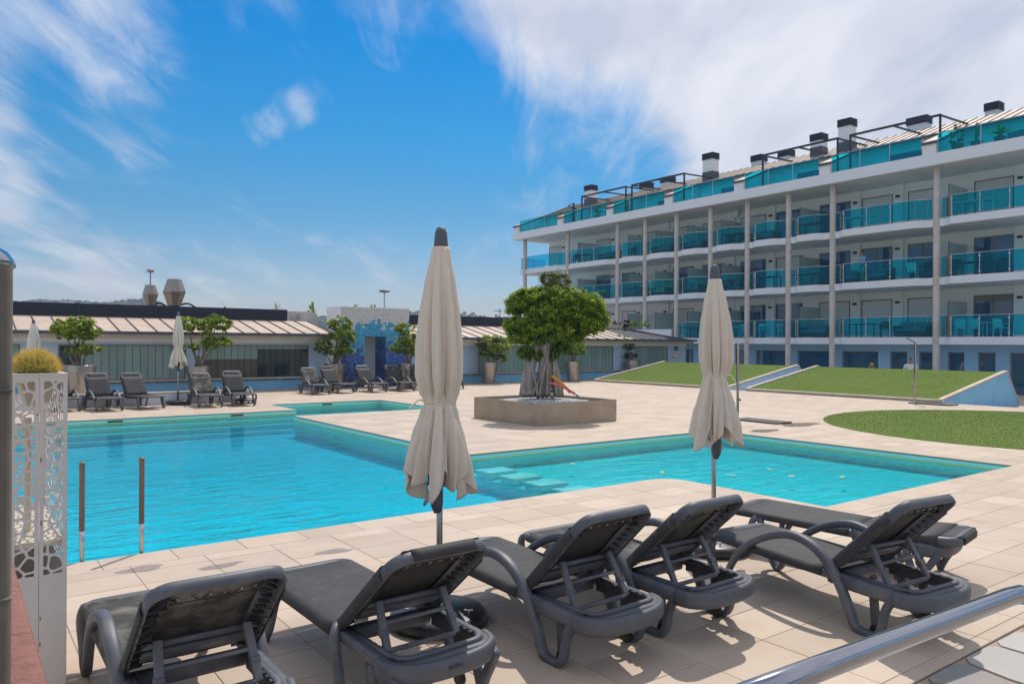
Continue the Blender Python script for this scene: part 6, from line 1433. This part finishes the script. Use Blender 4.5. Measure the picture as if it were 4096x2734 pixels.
# ================================================================ FAR HILLS
def hills():
    rr = random.Random(5); m = MB(); cols = []
    prof = [(-900, 1200), (-400, 1185), (0, 1197), (150, 1195), (320, 1206), (430, 1196), (530, 1190), (620, 1222), (700, 1262), (900, 1270), (1180, 1268), (1300, 1262), (1650, 1244), (1720, 1242), (1800, 1250), (1900, 1262), (2050, 1270), (2300, 1272), (2800, 1280), (3600, 1280), (4600, 1270)]
    xs = np.arange(-900, 4601, 20); top = np.interp(xs, [p[0] for p in prof], [p[1] for p in prof]) + np.array([rr.uniform(-3, 3) for _ in xs])
    D = 620; far = []; near = []
    for x, y in zip(xs, top):
        p = on_d(float(x), float(y) + 6, D); far.append((p.x, p.y + 30, p.z)); near.append((p.x * .72, p.y * .72, -1.9))
    mid = [((a[0] + b[0]) / 2, (a[1] + b[1]) / 2, a[2] * .62) for a, b in zip(far, near)]; back = [(a[0] * 1.25, a[1] * 1.25, -1.9) for a in far]
    m.grid([near, mid, far, back]); h = m.build('hills', 'hill', smooth=True); tag(h, kind='structure')
    # woods on the slopes: blobs of foliage
    tri = []; rn = []
    oc = np.array([(1, 0, 0), (-1, 0, 0), (0, 1, 0), (0, -1, 0), (0, 0, 1), (0, 0, -1), (.6, .6, .6), (-.6, .6, .6), (.6, -.6, .6), (-.6, -.6, .6)]); of = np.array([(0, 6, 8), (2, 7, 6), (1, 9, 7), (3, 8, 9), (6, 4, 8), (6, 7, 4), (7, 9, 4), (9, 8, 4), (0, 2, 6), (2, 1, 7), (1, 3, 9), (3, 0, 8), (2, 0, 5), (1, 2, 5), (3, 1, 5), (0, 3, 5)])
    V = []; F = []; k = 0
    for i in range(5200):
        x = rr.uniform(-300, 2300) ; f = rr.random() ** .7
        y = np.interp(x, [p[0] for p in prof], [p[1] for p in prof])
        a = on_d(x, float(y) + 6, D); a = Vector((a.x, a.y + 30, a.z)); b = Vector((a.x * .72, (a.y - 30) * .72, -1.9)); mdl = Vector(((a.x + b.x) / 2, (a.y + b.y) / 2, a.z * .62))
        c = mdl.lerp(a, f * 2 - 1) if f > .5 else b.lerp(mdl, f * 2)
        s_ = rr.uniform(1.1, 2.7); pts = oc * s_ * np.array([1.2, 1.2, .85]) * rng.uniform(.75, 1.25, (10, 1)) + np.array([c.x, c.y, c.z + s_ * .5])
        V.append(pts); F.append(of + 10 * k); rn.append(np.repeat(rr.random(), 16)); k += 1
    tag(np_mesh('far_woods', np.concatenate(V), np.concatenate(F), 'hilltree', np.concatenate(rn)), 'dark green woods covering the far hills', 'woods', kind='stuff')
    for x, y, w, hh, lab in ((272, 1206, 34, 9, 'pale stone house on the left hill ridge'), (1668, 1262, 16, 8, 'white house low on the hill right of the mosaic block'), (1690, 1256, 12, 9, 'small white house near the hill top right of the mosaic block'), (1640, 1258, 9, 7, 'tiny white house at the left of the hill houses'), (1858, 1256, 12, 10, 'white hillside house left of the terracotta one'), (1892, 1258, 14, 9, 'terracotta-roofed house between parasol and ficus'), (1985, 1268, 12, 6, 'low house at the foot of the hill near the ficus')):
        p = on_d(x, y, 560); s_ = 560 / FPX; t = obj('hill_house', None, None, (p.x, p.y, p.z - 4)); tag(t, lab, 'house', 'houses on the far hills')
        mm = MB(); mm.box(-w * s_ / 2, w * s_ / 2, -3, 3, 0, 4 + hh * s_ * .6); mm.build('wall', 'house', t); mm = MB(); zz = 4 + hh * s_ * .6; mm.add([(-w * s_ / 2 - .3, -3.4, zz), (w * s_ / 2 + .3, -3.4, zz), (w * s_ / 2 + .3, 3.4, zz), (-w * s_ / 2 - .3, 3.4, zz), (-w * s_ / 4, 0, zz + hh * s_ * .4), (w * s_ / 4, 0, zz + hh * s_ * .4)], [(0, 1, 5, 4), (1, 2, 5), (2, 3, 4, 5), (3, 0, 4)]); mm.build('roof', 'house_roof', t)
        for i in range(2): mm = MB(); mm.box(-w * s_ / 4 + i * w * s_ / 2 - .5, -w * s_ / 4 + i * w * s_ / 2 + .5, -3.03, -2.99, 4.4, 5.6); mm.build('window', 'interior', t)
    p = on_d(1999, 1262, 600); t = obj('tower_crane', None, None, (p.x, p.y, 0)); tag(t, 'distant construction crane on the hill left of the ficus', 'crane')
    zt = on_d(1999, 1238, 600).z; mm = MB(); mm.bar((0, 0, 5), (0, 0, zt + 1), .7); mm.build('mast', 'dark_metal', t); mm = MB(); mm.bar((-5, 0, zt - 1), (2.2, 0, zt - 1), .5); mm.build('jib', 'dark_metal', t)
hills()

# puddles left by bathers
glass_mat('wet', (.90, .88, .86), .8, .06, 1.33)
def puddle(x, y, r1, r2, label, sd_):
    q = on_d(x, y, 10); k = EYE / (EYE - q.z); c = Vector((q.x * k, q.y * k, 0)); rr = random.Random(sd_); m = MB(); n = 26; ph = [rr.uniform(0, 6) for _ in range(3)]
    P = [(r1 * math.cos(a) * (1 + .22 * math.sin(2 * a + ph[0]) + .14 * math.sin(5 * a + ph[1])), r2 * math.sin(a) * (1 + .2 * math.sin(3 * a + ph[2])), .0016) for a in np.linspace(0, 2 * math.pi, n + 1)[:-1]]
    m.add(P, [tuple(range(n))]); o = m.build('puddle', 'wet'); o.location = c; o.rotation_euler = (0, 0, TH); tag(o, label, 'puddle', 'wet patches on the paving')
puddle(560, 2275, .16, .10, 'wet patch on the coping beside the pool ladder', 1); puddle(880, 2262, .20, .07, 'wet patch on the paving right of the pool ladder', 2); puddle(3200, 1697, .55, .34, 'wet patch on the paving by the nearer shower mat', 3); puddle(3060, 1722, .4, .22, 'second wet patch between shower mat and pool', 4); puddle(1330, 2205, .18, .08, 'wet patch on the coping left of the near parasol', 5)

# ================================================================ AIR
hb = MB(); hb.box(-950, 1250, -20, 1100, -2.9, 50)
hz = hb.build('haze', None); tag(hz, kind='stuff')
hm = bpy.data.materials.new('haze'); hm.use_nodes = True; M['haze'] = hm; hz.data.materials.append(hm)
N_ = hm.node_tree.nodes; N_.clear(); ho = N_.new('ShaderNodeOutputMaterial'); hv = N_.new('ShaderNodeVolumePrincipled')
hv.inputs['Color'].default_value = (.62, .76, .95, 1); hv.inputs['Density'].default_value = .0006; hm.node_tree.links.new(hv.outputs[0], ho.inputs['Volume'])
